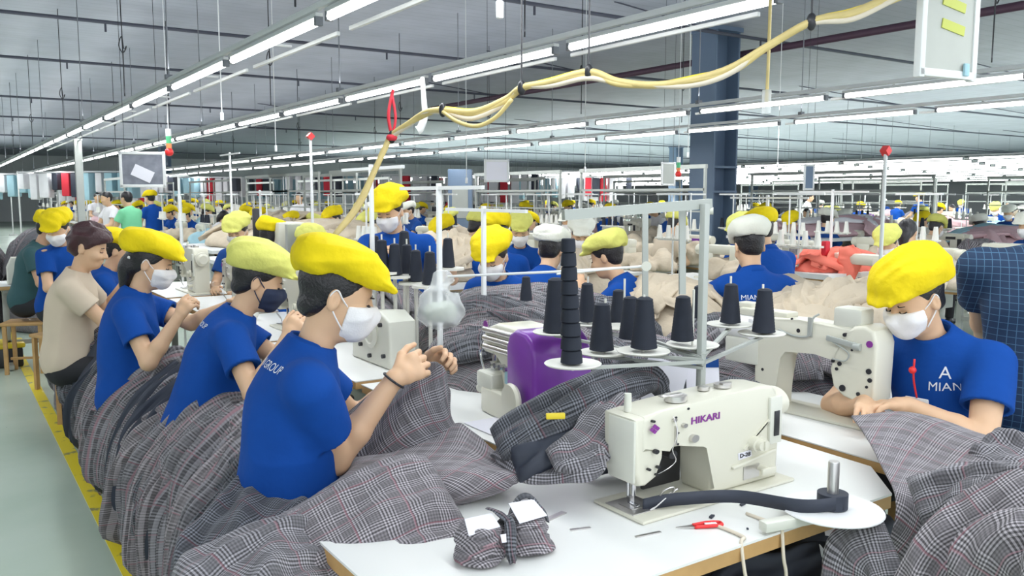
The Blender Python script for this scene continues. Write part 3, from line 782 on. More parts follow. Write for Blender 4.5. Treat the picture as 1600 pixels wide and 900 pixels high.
# ================================================================ machines, tables, thread stands
def cone(parent, x, y, z, r=0.033, h=0.135, m=THREAD, name='thread_cone', top=0.62):
    return None
def make_cone(name, r=0.033, h=0.135, m=THREAD, top=0.62):
    """a cone of thread on its own: base at z=0"""
    b = MB()
    n = 14; pr = [(r * 0.6, 0.0), (r, 0.004)]
    for k in range(n + 1):
        t = k / n; rr = r * (1 - (1 - top) * t)
        pr += [(rr, 0.006 + t * (h - 0.012)), (rr - 0.0012, 0.006 + (t + 0.5 / n) * (h - 0.012))]
    pr = pr[:-1] + [(r * top * 0.55, h), (0.010, h)]
    b.lathe(pr, seg=20)
    return b.build(name, m)
def lockstitch(name, label, ink='HIKARI', detailed=True, group=None, body=IVORY):
    """flat-bed machine: bed along +x from needle (x=0) to the pillar; text reads from the -y side. z=0 is the table top"""
    t = thing(name, label, 'sewing machine', group=group)
    # bed
    MB().box((0.19, 0.0, 0.006), (0.50, 0.178, 0.012), bev=0.005).build('bed', body, t)
    # the arm, pillar and head cast in one: outline seen from the front, extruded in y
    b = MB()
    out = [(-0.038, 0.295), (-0.030, 0.310), (0.03, 0.318), (0.20, 0.330), (0.345, 0.338), (0.385, 0.330), (0.402, 0.312), (0.412, 0.25), (0.412, 0.012), (0.185, 0.012), (0.178, 0.03), (0.178, 0.150), (0.172, 0.178), (0.155, 0.190), (0.085, 0.196), (0.055, 0.196), (0.05, 0.2), (-0.038, 0.20)]
    out = [(x, z) for x, z in out][::-1]
    M = Matrix.Rotation(PI / 2, 4, 'X')
    b.prism(out, -0.055, 0.055, M, bev=0.012, seg=3)
    b.build('arm', body, t)
    hd = MB(); ho = [(-0.055, 0.305), (-0.010, 0.312), (0.030, 0.305), (0.034, 0.28), (0.030, 0.17), (0.012, 0.115), (-0.020, 0.095), (-0.040, 0.098), (-0.052, 0.14)]
    hd.prism(ho[::-1], -0.062, 0.052, M, bev=0.010, seg=3); hd.build('head', body, t)
    if detailed:
        MB().box((-0.053, -0.005, 0.205), (0.008, 0.092, 0.19), (0, 0, 0), .004).build('face_plate', IVORY2, t)
        n = MB(); n.cyl((-0.012, 0, 0.10), (-0.012, 0, 0.045), 0.0055, seg=10).cyl((-0.012, 0, 0.045), (-0.012, 0, 0.012), 0.0014, seg=6).cyl((-0.012, 0.018, 0.11), (-0.012, 0.018, 0.03), 0.005, seg=10)
        n.box((-0.012, 0, 0.017), (0.012, 0.030, 0.006), (0, 0, 0), .002).box((-0.012, 0.012, 0.028), (0.010, 0.008, 0.024)).build('needle_bar', CHROME, t)
        MB().box((-0.012, 0, 0.0135), (0.085, 0.10, 0.004), bev=.001).box((-0.012, 0, 0.0155), (0.05, 0.05, 0.003)).build('needle_plate', STEEL, t)
        for x, z, r in ((0.0, 0.20, .007), (-0.02, 0.15, .004), (0.008, 0.15, .005), (0.004, 0.128, .004), (-0.01, 0.295, .004), (0.1, 0.31, .004), (.07, .24, .0035), (.07, .205, .0035), (.062, .29, .004)):
            MB().cyl((x, -0.064 if x < .035 else -.056, z), (x, -0.055 if x < .035 else -.05, z), r, seg=10).build('screw', BLACKP, t)
        h = MB(); h.cyl((0.412, 0, 0.255), (0.455, 0, 0.255), 0.052, 0.05, 28).cyl((0.455, 0, 0.255), (0.470, 0, 0.255), 0.045, 0.030, 28); h.build('motor_housing', body, t)
        d = MB(); d.cyl((0.325, -0.055, 0.150), (0.325, -0.075, 0.150), 0.026, seg=28).cyl((0.325, -0.075, 0.150), (0.325, -0.088, 0.150), 0.018, seg=24).box((0.325, -0.09, 0.150), (0.006, 0.004, 0.03)); d.build('stitch_dial', body, t)
        p = MB(); p.box((0.392, -0.058, 0.215), (0.044, 0.012, 0.16), bev=.004).build('control_panel', IVORY2, t)
        MB().box((0.392, -0.0655, 0.205), (0.018, 0.003, 0.085), bev=.001).build('control_screen', DARKM, t)
        MB().box((0.322, -0.058, 0.098), (0.155, 0.010, 0.010), (0, -.18, 0), .003).box((.34, -.058, .19), (.11, .006, .005), (0, -.75, 0)).box((.325, -.058, .175), (.11, .006, .005), (0, -.75, 0)).build('raised_rib', body, t)
        l = MB(); l.cyl((0.345, -.055, .062), (0.345, -.082, .062), .010, seg=12).box((.345, -.085, .060), (.05, .008, .022), bev=.003); l.build('reverse_lever', body, t)
        s = MB(); s.cyl((0.115, -.055, .215), (.115, -.066, .215), .012, seg=18).cyl((.085, -.055, .262), (.085, -.064, .262), .007, seg=14).cyl((0.055, -.055, .285), (.055, -.062, .285), .006, seg=12).box((.06, -.058, .235), (.004, .006, .06)).tube([(.05, -.06, .30), (.05, -.075, .25), (.04, -.07, .2), (.05, -.07, .16), (.01, -.06, .13), (-.012, -.01, .10)], .0012, 5, 4)
        s.tube([(0.02, -.05, .05), (0.02, -.07, .08), (.04, -.075, .085), (.05, -.06, .06), (.02, -.045, .035)], .0025, 6, 4); s.build('thread_guide', STEEL, t)
        w = MB(); w.cyl((0.10, -0.012, .325), (.10, -.012, .343), .027, seg=24).box((.085, -.01, .345), (.06, .02, .006), bev=.002).cyl((.21, .01, .333), (.21, .01, .345), .014, seg=18).cyl((.265, .0, .336), (.265, .0, .347), .022, seg=20).box((.265, -.01, .35), (.03, .012, .006)); w.build('bobbin_winder', STEEL, t)
        MB().cyl((-0.025, 0.01, .31), (-0.025, .01, .365), .009, .008, 14).build('oil_cap', IVORY2, t)
        # under the arm: knee lamp and dark cloth guard behind
        MB().box((0.115, 0.052, 0.10), (0.12, .012, .15), bev=.004).cyl((.08, .02, .16), (.08, -.03, .16), .013, seg=16).build('lamp_bracket', DARKM, t)
        def put(me, x, z, m, y=-.0672, nm='lettering'):
            me.materials.clear(); me.materials.append(m); o = bpy.data.objects.new(nm, me); link(o, t); o.location = (x, y, z); o.rotation_euler = (PI / 2, 0, 0); return o
        if ink:
            put(text_mesh(ink, .030, depth=.0006), .155, .268, PURPLEINK, -.0562)
            for a in range(1): pass
        MB().box((.290, -.0562, .118), (.045, .002, .022), (0, -.08, 0)).build('number_label', PAPER, t)
        put(text_mesh('D-28', .018, depth=.0004), .290, .118, BLACKP, -.058)
        lg = MB(); 
        for k in range(4):
            a = k * PI / 2; lg.box((math.cos(a) * .008, 0, math.sin(a) * .008), (.010, .002, .010), (0, PI / 4, 0))
        o = lg.build('maker_emblem', PURPLEINK, t); o.location = (-.008, -.0635, .272)
        MB().box((.315, -.0562, .055), (.055, .002, .045)).build('specification_plate', STEEL, t)
    return t
def table(name, label, x0, x1, y0, y1, z=0.76, group=None, legs=True, edge=PLY, loc=None, cat='table', top=TABLE):
    """loc None: world coordinates; the root stands at the table's own centre"""
    cx, cy = (x0 + x1) / 2, (y0 + y1) / 2; w, d = x1 - x0, y1 - y0
    t = thing(name, label, cat, (cx, cy, 0), 0, group)
    MB().box((0, 0, z - 0.002), (w, d, 0.004)).build('table_top', top, t)
    MB().box((0, 0, z - 0.020), (w - 0.002, d - .002, 0.032), bev=0.004).build('wooden_edge', edge, t)
    if legs:
        for sx in (-1, 1):
            b = MB(); x = sx * (w / 2 - 0.18)
            b.box((x, 0, z / 2 - .02), (0.05, 0.03, z - 0.075), bev=.004).box((x, 0, 0.03), (0.05, d * .92, 0.04), bev=.006).box((x, 0, z - .052), (.06, d * .8, .03))
            b.build('leg', FRAME, t)
        MB().box((0, 0, .22), (w - .36, .03, .04)).build('stretcher', FRAME, t)
    return t
def overlock(name, label, accent=PURPLE, group=None):
    """overlock machine: needle end towards -x, operator at -x... body rises to +x; z=0 table top"""
    t = thing(name, label, 'sewing machine', group=group)
    M = Matrix.Rotation(PI / 2, 4, 'X')
    MB().box((0.06, 0, 0.045), (0.27, 0.22, 0.09), bev=0.012).build('base', IVORY, t)
    b = MB(); b.prism([(0.03, 0.08), (0.19, 0.08), (0.19, 0.30), (0.15, 0.315), (-.02, 0.315), (-.10, .29), (-.125, .24), (-.12, .20), (-.05, .20), (.0, .21), (.03, .19)], -.075, .075, M, .014, 3); b.build('arm', IVORY, t)
    b = MB()
    for k in range(3): b.cyl((-.10, -.079 , .285 - .03 * k), (.12, -.079, .29 - .03 * k), .011, seg=12)
    b.build('front_bar', STEEL, t)
    # purple end cover, rounded top, standing at the pulley side
    o = [(.10, .03), (.27, .03), (.285, .05), (.285, .24), (.265, .29), (.23, .315), (.16, .32), (.12, .30), (.10, .26)]
    MB().prism(o, -.12, .10, M, .014, 3).build('end_cover', accent, t)
    MB().lathe([(.03, 0), (.05, .004), (.055, .014), (.05, .024), (.02, .026)], (.20, -.12, .10), (0, -1, 0), 28).build('handwheel', IVORY, t)
    n = MB(); n.cyl((-.095, 0, .22), (-.095, 0, .10), .006, seg=10).cyl((-.08, .02, .21), (-.08, .02, .10), .006, seg=8).box((-.095, 0, .098), (.04, .03, .01), bev=.002).box((-.07, -.05, .16), (.03, .02, .12), (0, .3, 0), .003)
    for k in range(4): n.cyl((-.02 + .035 * k, -.078, .175), (-.02 + .035 * k, -.10, .175), .010, seg=12)
    n.tube([(-.12, -.06, .27), (-.15, -.07, .2), (-.11, -.07, .13), (-.09, -.02, .10)], .004, 6, 4); n.build('needle_bar', CHROME, t)
    MB().box((-.06, -.04, .11), (.12, .13, .06), bev=.012).cyl((-.12, -.085, .07), (-.05, -.085, .10), .018, seg=14).build('looper_cover', IVORY2, t)
    MB().lathe([(.006, 0), (.016, .002), (.016, .004), (.006, .005)], (-.09, -.077, .30), (0, -1, 0), 16).build('maker_emblem', PURPLEINK, t)
    MB().box((.075, -.079, .15), (.04, .004, .06)).build('sticker', LBLUE, t)
    return t
def cylinder_machine(name, label, group=None, motor=True):
    """long-arm industrial machine seen from its back: head at x=0, pillar at x=0.36, servo motor beyond; back faces -y"""
    t = thing(name, label, 'sewing machine', group=group)
    M = Matrix.Rotation(PI / 2, 4, 'X')
    MB().box((0.2, 0, 0.006), (0.56, 0.18, 0.012), bev=.004).build('bed', IVORY, t)
    o = [(-.015, .20), (-.01, .33), (.02, .345), (.25, .350), (.42, .345), (.44, .32), (.44, .012), (.335, .012), (.335, .20), (.31, .235), (.18, .245), (.10, .22), (.04, .20)]
    MB().prism(o[::-1], -.055, .055, M, .012, 3).build('arm', IVORY, t)
    ho = [(-.055, .10), (-.06, .30), (-.045, .345), (-.01, .36), (.03, .355), (.05, .33), (.10, .25), (.115, .19), (.10, .13), (.06, .10), (.02, .09)]
    MB().prism(ho, -.065, .062, M, .014, 3).build('head', IVORY, t)
    MB().box((.065, 0, .375), (.11, .09, .075), bev=.012).build('oil_tank', IVORY2, t)
    if motor:
        b = MB(); b.cyl((.44, -.02, .29), (.465, -.02, .29), .045, seg=24).cyl((.465, -.02, .29), (.60, -.02, .29), .050, seg=32).cyl((.60, -.02, .29), (.612, -.02, .29), .050, .042, seg=32).box((.455, -.02, .29), (.03, .085, .085), bev=.006); b.build('servo_motor', WPLAS, t)
        MB().box((.50, 0, .20), (.16, .12, .10), bev=.01).build('gear_case', IVORY2, t)
        MB().box((.42, 0, .352), (.22, .08, .03), bev=.008).box((.52, .01, .37), (.07, .06, .03), bev=.006).build('tension_rail', IVORY, t)
    for x, z, r in ((.06, .32, .007), (.25, .31, .008), (.40, .28, .006), (.40, .14, .006), (.075, .215, .008), (.10, .222, .007), (.085, .195, .006), (-.035, .205, .010), (-.04, .175, .008), (.0, .12, .007), (.03, .27, .004), (-.03, .15, .005), (.06, .13, .012), (.28, .35, .004)):
        MB().cyl((x, -.066 if x < .12 else -.056, z), (x, -.05, z), r, seg=10).build('screw', BLACKP, t)
    g = MB(); g.box((.06, -.072, .295), (.13, .010, .020), (0, -.12, 0), .003).cyl((-.005, -.07, .285), (.02, -.07, .285), .013, seg=12).tube([(.33, -.06, .305), (.26, -.062, .29), (.20, -.06, .30), (.19, -.06, .36), (.17, -.05, .38)], .004, 6, 4)
    g.tube([(.10, -.07, .29), (.04, -.07, .26), (.05, -.07, .23), (.10, -.07, .23)], .003, 6, 4); g.box((.20, -.058, .33), (.018, .006, .07)).build('tension_arm', FRAME, t)
    n = MB(); n.cyl((.005, 0, .10), (.005, 0, .03), .005, seg=8).box((.005, 0, .022), (.03, .03, .006)).cyl((-.03, .02, .12), (-.03, .02, .02), .004, seg=8); n.build('needle_bar', CHROME, t)
    MB().lathe([(.004, 0), (.012, .001), (.012, .003), (.004, .004)], (-.035, -.065, .30), (0, -1, 0), 16).build('maker_emblem', PURPLEINK, t)
    return t
# ================================================================ cloth
def cloth_strand(name, pts, w, t, seed, m, ups=None, n=36, seg=44, rip=4, parent=None, ramp=0.30, taper=0.25, fray=0.0, uvo=0.0):
    """a folded length of cloth laid along pts: flattened section, folds running along it. ups = outward direction at each point"""
    rg = np.random.RandomState(seed)
    P = [Vector(p) for p in pts]; k = max(2, n // (len(P) - 1)); C = spline(P, k); n = len(C)
    if ups is None: ups = [Vector((0, 0, 1))] * len(P)
    Uo = [ups[min(int(i / k), len(P) - 1)].lerp(ups[min(int(i / k) + 1, len(P) - 1)], (i % k) / k) for i in range(n)]
    V = np.zeros((n, seg, 3)); UV = np.zeros((n, seg, 2))
    ph = rg.uniform(0, 6.28, 8); fq = rg.uniform(0.7, 1.3, 8); L = 0
    a = np.linspace(0, 2 * PI, seg, endpoint=False)
    for i in range(n):
        T = (C[min(i + 1, n - 1)] - C[max(i - 1, 0)]).normalized(); s = i / (n - 1)
        if i: L += (C[i] - C[i - 1]).length
        S = T.cross(Uo[i]).normalized(); O = S.cross(T)
        e = 1 - taper * (abs(2 * s - 1) ** 3); e2 = math.sqrt(max(1e-4, 1 - (abs(2 * s - 1)) ** 10)) * 0.85 + 0.15
        wob = 1 + 0.16 * math.sin(5 * s * fq[0] + ph[0]) + 0.09 * math.sin(11 * s * fq[1] + ph[1])
        W = w * e * wob * 0.5; Th = t * (0.8 + 0.35 * math.sin(4 * s + ph[2])) * e2 * 0.5
        ca, sa = np.cos(a), np.sin(a)
        x = np.sign(ca) * np.abs(ca) ** 0.75; z = np.sign(sa) * np.abs(sa) ** 0.8
        phase = ph[3] + 1.2 * math.sin(3.0 * s * fq[2] + ph[4]) 
        r = ramp * (np.sin(rip * x * 2.2 + phase) * 0.6 + 0.4 * np.sin(rip * x * 4.1 * fq[3] + ph[5] + 2.5 * math.sin(2.6 * s + ph[6])))
        r2 = 0.14 * np.sin(9 * s * fq[4] + x * 4 + ph[7]) + 0.10 * np.sin(23 * s * fq[5] + x * 7 * fq[6])
        z = z * (1 + (r + r2) * (1 if True else 0)) + (r + r2) * 0.55 * np.abs(z) ** 0.3
        V[i] = np.array(C[i])[None] + np.outer(x * W, np.array(S)) + np.outer(z * Th, np.array(O))
        UV[i, :, 0] = x * W * 1.25 + np.where(sa < 0, 0.4, 0) + uvo; UV[i, :, 1] = L
    idx = np.arange(n * seg).reshape(n, seg); nx = np.roll(idx, -1, 1)
    Q = np.stack([idx[:-1], nx[:-1], nx[1:], idx[1:]], -1).reshape(-1, 4)
    caps = []
    V2 = V.reshape(-1, 3)
    # close the ends with a centre point each
    c0 = V[0].mean(0); c1 = V[-1].mean(0); V2 = np.vstack([V2, c0, c1]); uv = np.vstack([UV.reshape(-1, 2), [[0, 0]], [[0, L]]])
    for j in range(0, seg, 2):
        caps.append((n * seg, idx[0, (j + 2) % seg], idx[0, j + 1], idx[0, j])); caps.append((n * seg + 1, idx[-1, j], idx[-1, j + 1], idx[-1, (j + 2) % seg]))
    Q = np.vstack([Q, np.array(caps)])
    return mesh_np(name, V2, Q, m, parent, True, uv)
def cloth_patch(name, rows, m, seed=1, res=(90, 90), amp=0.012, freq=22, dirs=(1.0, 0.35), th=0.004, parent=None, uvrot=0.0, ridge=True, mat2=None):
    """sheet through a grid of control points rows[i][j]; folds ride on it; solid thickness"""
    ni, nj = len(rows), len(rows[0]); R = [[Vector(p) for p in r] for r in rows]
    def interp(L, n):
        k = max(1, int(math.ceil(n / (len(L) - 1)))); S = spline(L, k); return S
    A = [interp(r, res[1]) for r in R]; cols = len(A[0])
    G = [interp([A[i][j] for i in range(ni)], res[0]) for j in range(cols)]; rws = len(G[0])
    X = np.array([[G[j][i][:] for j in range(cols)] for i in range(rws)])
    du = np.gradient(X, axis=0); dv = np.gradient(X, axis=1); Nn = np.cross(du, dv); Nn /= np.linalg.norm(Nn, axis=2, keepdims=True) + 1e-9
    if Nn[..., 2].mean() < 0: Nn = -Nn; flip = True
    else: flip = False
    lu = np.cumsum(np.linalg.norm(du, axis=2).mean(1)); lv = np.cumsum(np.linalg.norm(dv, axis=2).mean(0))
    U_, V_ = np.meshgrid(lu, lv, indexing='ij')
    rg = np.random.RandomState(seed); w = sines((U_ , V_, U_ * 0), seed + 3, freq * 0.35, 3) * 0.09
    n1 = sines((U_ * dirs[0] + w, V_ * dirs[1] + w, U_ * 0 + 3.3), seed, freq, 4); n2 = sines((U_ * dirs[0] * 2.3 + w, V_ * dirs[1] * 2.3 - w, U_ * 0 + 1.3), seed + 11, freq, 4)
    d = (1 - 2.3 * np.abs(n1)) + 0.4 * (1 - 2.3 * np.abs(n2)) if ridge else n1 + .4 * n2
    X = X + Nn * (amp * d)[..., None]
    c, s = math.cos(uvrot), math.sin(uvrot); UV = np.stack([U_ * c - V_ * s, U_ * s + V_ * c], -1)
    nv = rws * cols; idx = np.arange(nv).reshape(rws, cols)
    q = np.stack([idx[:-1, :-1], idx[1:, :-1], idx[1:, 1:], idx[:-1, 1:]], -1).reshape(-1, 4)
    X2 = X - Nn * th; top = q if not flip else q[:, ::-1]; bot = (q + nv)[:, ::-1] if not flip else q + nv
    # rim
    rim = []
    loop = list(idx[0, :]) + list(idx[1:, -1]) + list(idx[-1, ::-1][1:]) + list(idx[::-1, 0][1:-1])
    for a, b in zip(loop, loop[1:] + loop[:1]): rim.append((a, b, b + nv, a + nv))
    Q = np.vstack([top, bot, np.array(rim)])
    return mesh_np(name, np.vstack([X.reshape(-1, 3), X2.reshape(-1, 3)]), Q, m, parent, True, np.vstack([UV.reshape(-1, 2)] * 2))
def shade_word(m):
    return {'soft_plaid_grey': 'mid-grey', 'soft_plaid_mauve': 'paler', 'soft_plaid_dark': 'darkest', 'plaid_grey': 'mid-grey', 'plaid_mauve': 'paler', 'plaid_dark': 'darkest', 'dark_lining': 'near-black'}.get(m.name, '')
def heap(c, rad, n, mats, label, group, name='garment', seed=1, cat='garment', w=(0.14, 0.24), t=(0.05, 0.08), az=None, core=True, seg=32, nn=24):
    """a dome of many folded garments lying over one another"""
    rg = random.Random(seed); c = Vector(c)
    out = []
    if core:
        F = Field((-rad[0] * 1.0, -rad[1] * 1.0, -0.02), (rad[0] * 1.0, rad[1] * 1.0, rad[2] * 1.05), max(rad) / 26)
        F.ell((0, 0, 0), (rad[0] * .88, rad[1] * .88, rad[2] * .90), None, 0.01); F.rough(0.02, 18, seed, ridge=True); F.cut((0, 0, 0), (0, 0, -1))
        o = F.build(name, mats[0], uvs=((1, 0.1, .5), (0.1, 1, .5))); o.location = c; tag(o, label, cat, group); out.append(o)
    for k in range(n):
        a = rg.uniform(0, PI) if az is None else az + rg.gauss(0, 0.35)
        off = rg.uniform(-0.72, 0.72); d = Vector((math.cos(a), math.sin(a), 0)); p = Vector((-math.sin(a), math.cos(a), 0))
        ext = math.sqrt(1 - off * off); pts = []; ups = []; lift = rg.uniform(0.0, 0.06)
        s0 = rg.uniform(-1.0, -0.6); s1 = rg.uniform(0.6, 1.0)
        for j in range(6):
            s = s0 + (s1 - s0) * j / 5; x = s * ext
            q = d * x + p * (off + 0.08 * math.sin(3 * s + k))
            zz = math.sqrt(max(0.02, 1 - min(0.98, q.x ** 2 + q.y ** 2)))
            P_ = Vector((q.x * rad[0], q.y * rad[1], zz * rad[2] + lift * 0.4))
            pts.append(c + P_); ups.append(Vector((P_.x / rad[0] ** 2, P_.y / rad[1] ** 2, P_.z / max(.05, rad[2]) ** 2)).normalized())
        mm = rg.choice(mats)
        o = cloth_strand(name, pts, rg.uniform(*w), rg.uniform(*t), rg.randrange(9999), mm, ups, n=nn, seg=seg, rip=rg.uniform(2.5, 4.5), uvo=rg.random(), ramp=.62)
        cp = sum((Vector(p_) for p_ in pts), Vector()) / len(pts); sd_ = 'near side' if (cp.x - c.x) * .56 + (cp.y - c.y) * .83 < 0 else 'far side'
        tag(o, ' '.join(('%s %s, %s' % (shade_word(mm), label.replace('grey plaid', 'plaid').replace('dark plaid', 'plaid') if shade_word(mm) else label, sd_)).split()), cat, group); out.append(o)
    return out
def bench_pile(y, x_in, x_out, zt, width, n, label, group, seed, mats=None, reach=0.0, skew=-0.35, drop=0.02):
    """garments heaped on the bench behind a worker, hanging in arcs over its aisle side to the floor"""
    rg = random.Random(seed); mats = mats or [SOFT[0], SOFT[0], SOFT[1], SOFT[0], SOFT[2], SOFT[1], LINING]
    order = sorted(range(n), key=lambda k: rg.random())
    for q, k in enumerate(order):
        s = (k + 0.5) / n * 2 - 1; jit = rg.uniform(-0.05, 0.05); lay = q / n
        y0 = y + s * width * 0.35 + jit; y1 = y + s * width * 0.62 + skew * 0.35 + jit; y2 = y + s * width * 0.75 + skew + jit
        dz = lay * 0.07 - abs(s) * 0.06; foot = rg.uniform(drop, drop + 0.22) if rg.random() < 0.45 else drop + 0.02
        xo = x_out + rg.uniform(-0.02, 0.06) - lay * 0.04
        zc = zt + dz
        pts = [(x_in + rg.uniform(-.05, .12), y0 + 0.08, zc - 0.16), (x_in - 0.07, y0 + 0.04, zc - 0.02), ((x_in + xo) / 2 + 0.07, (y0 + y1) / 2, zc + 0.0), (xo + 0.13, y1, zc - 0.12), (xo + 0.02, (y1 + y2) / 2, zc * 0.55), (xo - 0.02, y2, max(foot, 0.035) )]
        ups = [Vector(v).normalized() for v in ((0.5, 0, 1), (0.2, 0, 1), (-0.2, -.1, 1), (-0.8, -.2, 0.7), (-1, -.2, 0.3), (-1, -.2, 0.15))]
        mm = rg.choice(mats)
        o = cloth_strand('garment', pts, rg.uniform(0.13, 0.21), rg.uniform(0.07, 0.11), rg.randrange(9999), mm, ups, n=40, seg=52, rip=rg.uniform(3, 4.5), ramp=0.62, taper=0.1, uvo=rg.random())
        tag(o, '%s %s, %s end' % (shade_word(mm), label.replace('grey plaid ', 'plaid '), 'near' if s < -.33 else 'far' if s > .33 else 'middle'), 'garment', group)
# ================================================================ front table and what stands on it
TZ = 0.76
ft = thing('work_table', 'white-topped sewing table with plywood edge in the foreground', 'table', (1.45, 1.56, 0))
MB().prism([(0.68 - 1.45, 1.235 - 1.56), (2.06 - 1.45, 1.235 - 1.56), (2.22 - 1.45, 1.40 - 1.56), (2.24 - 1.45, 1.885 - 1.56), (0.68 - 1.45, 1.885 - 1.56)], TZ - 0.006, TZ).build('table_top', TABLE, ft)
MB().prism([(0.681 - 1.45, 1.236 - 1.56), (2.059 - 1.45, 1.236 - 1.56), (2.219 - 1.45, 1.40 - 1.56), (2.239 - 1.45, 1.884 - 1.56), (0.681 - 1.45, 1.884 - 1.56)], TZ - 0.040, TZ - 0.006).build('wooden_edge', PLY, ft)
for sx in (-0.55, 0.55):
    MB().box((sx, 0, .36), (.05, .035, .70), bev=.004).box((sx, 0, .03), (.05, .56, .045), bev=.006).box((sx, 0, .70), (.05, .5, .03)).build('leg', FRAME, ft)
MB().box((0, .02, .25), (1.1, .03, .045)).build('stretcher', FRAME, ft)
MB().box((.15, 0.06, .60), (.42, .25, .20), bev=.03).build('control_box', DARKM, ft)
hk = lockstitch('lockstitch_machine', 'large ivory flat-bed sewing machine with purple lettering on the foreground table')
hk.location = (1.425, 1.535, TZ); hk.scale = (1.14, 1.05, .82)
# sunken bed outline and marks on the table
dk = cloth_patch('garment', [[(1.44 + .12 * j, 1.74 + .01 * i, TZ + .015 + (.15 if 0 < i < 3 else 0) * (0.8 if 0 < j < 4 else .3)) for j in range(5)] for i in range(4)], LINING, 5, (30, 40), .01, 30)
tag(dk, 'dark lining cloth bunched behind the arm of the foreground sewing machine', 'garment')
# tape reel: disc, spindle, roll
q = at_z(1300, 797, 0.792)
rl = thing('tape_reel', 'round white tray with steel spindle carrying black binding tape', 'tape reel', (q.x, q.y, 0.792))
MB().lathe([(0.0, 0), (0.118, 0), (0.120, .003), (0.118, .006), (0.0, .006)], seg=48).build('tray', WPLAS, rl)
MB().lathe([(0.0, 0), (.017, 0), (.017, .02), (.0135, .022), (.0135, .112), (.012, .116), (0, .116)], (0, 0, .006), seg=24).build('spindle', STEEL, rl)
MB().lathe([(.016, 0), (.036, 0), (.036, .036), (.016, .036)], (0, 0, .008), seg=36).build('tape_roll', LINING, rl)
MB().box((-.12, .03, -.012), (.16, .03, .024), (0, 0, -.2), .004).cyl((-.03, .01, -.03), (-.03, .01, 0), .008).build('mounting_bracket', IVORY2, rl)
tp = [Vector((q.x - .005, q.y - .036, .822)), Vector((q.x - .09, q.y + .02, .815)), Vector((1.61, 1.37, .803)), Vector((1.505, 1.445, .797)), Vector((1.45, 1.475, .792)), Vector((1.41, 1.50, .782))]
S_ = spline(tp, 8); V = []; 
for i, p in enumerate(S_):
    T = (S_[min(i + 1, len(S_) - 1)] - S_[max(i - 1, 0)]).normalized(); nn = Vector((-T.y, T.x, 0)) * .0009
    h = .0165
    for a, b in ((nn, -h), (nn, h), (-nn, h), (-nn, -h)): V.append((p + a + Vector((0, 0, b)))[:])
Q = [(i * 4 + j, i * 4 + (j + 1) % 4, (i + 1) * 4 + (j + 1) % 4, (i + 1) * 4 + j) for i in range(len(S_) - 1) for j in range(4)] + [(3, 2, 1, 0), tuple(4 * (len(S_) - 1) + j for j in range(4))]
tag(mesh_np('binding_tape', V, Q, LINING, smooth=False), 'black binding tape running from the white reel to the needle', 'tape')
# folder guide feeding the tape, bent steel
fg = MB()
for k in range(5): fg.tube([(1.40 + .01 * k, 1.49, .765), (1.43 + .012 * k, 1.482, .775 + .006 * k), (1.46 + .01 * k, 1.470, .80 + .004 * k)], .002, 5, 4)
fg.box((1.405, 1.487, .766), (.05, .04, .004), (0, 0, .4)); tag(fg.build('tape_folder', STEEL), 'small bent steel tape folder in front of the needle', 'tape folder')
# plates let into the table
for sz_, c_, r_, lb in (((.13, .016, .003), (1.19, 1.60), .25, 'longer steel rule lying flat on the table behind the bundle'), ((.07, .008, .003), (1.33, 1.395), -.15, 'small steel strip on the table left of the red snips'), ((.05, .010, .003), (1.22, 1.51), -.3, 'short steel strip between the bundle and the needle')):
    tag(MB().box((c_[0], c_[1], TZ + .0015), sz_, (0, 0, r_)).build('metal_rule', STEEL), lb, 'rule')
# red thread snips
q = at_z(1093, 824, TZ)
sn = thing('thread_snips', 'red-handled thread snips lying on the white table', 'snips', (q.x, q.y, TZ + .004), -0.42)
b = MB(); b.tube([(-.015, .006, 0), (.02, .011, .002), (.050, .009, .002), (.055, 0, .002), (.050, -.009, .002), (.02, -.011, .002), (-.015, -.006, 0)], .0045, 8, 5); b.build('handle', REDP, sn, smooth=True)
MB().box((.028, 0, .003), (.03, .010, .004), bev=.001).build('grip_label', WPLAS, sn)
MB().prism([(-.06, .001), (-.015, .008), (-.015, .002)], -.001, .001).prism([(-.06, -.001), (-.015, -.002), (-.015, -.008)], -.001, .001).build('blade', STEEL, sn)
# cream cords hanging over the table edge
for i, (pts, lb) in enumerate([([(1160, 838, .765), (1158, 848, .762), (1170, 862, .70), (1176, 880, .66), (1172, 905, .58)], 'left one of two cream cords hanging over the plywood edge'),
                      ([(1218, 822, .765), (1222, 832, .757), (1208, 856, .70), (1200, 880, .65), (1198, 905, .56)], 'right one of two cream cords hanging over the plywood edge')]):
    P_ = []
    for j, (px, py, z) in enumerate(pts):
        v = at_z(px, py, z) if j < 2 else None
        if v is None: v = Vector((P_[-1].x + (0.012 if j % 2 else -.006), 1.222, z))
        P_.append(v)
    P_.insert(0, Vector((P_[0].x, P_[0].y + .10, .764)))
    tag(MB().tube(P_, .0042, 8, 6).build('cord', CREAMCORD, smooth=True), lb, 'cord')
# black scraps
for i, (px, py, r, lb) in enumerate([(1112, 807, .3, 'black cloth scrap lying behind the red snips'), (1160, 788, .1, 'black cloth scrap below the binding tape'), (748, 897, .2, 'small black square scrap at the front of the table'), (1168, 826, .8, 'tiny black scrap right of the red snips')]):
    q = at_z(px, py, TZ + .003); s = (.022, .010) if i != 2 else (.022, .03)
    if i == 3: s = (.005, .005)
    if i == 2: q = Vector((0.915, 1.262, TZ + .003))
    tag(MB().prism([(-s[0] / 2, -s[1] / 2), (s[0] / 2, -s[1] * .3), (s[0] * .4, s[1] / 2), (-s[0] * .3, s[1] * .4)], -.002, .002, Matrix.Translation(q) @ Matrix.Rotation(r, 4, 'Z')).build('cloth_scrap', LINING), lb, 'scrap')
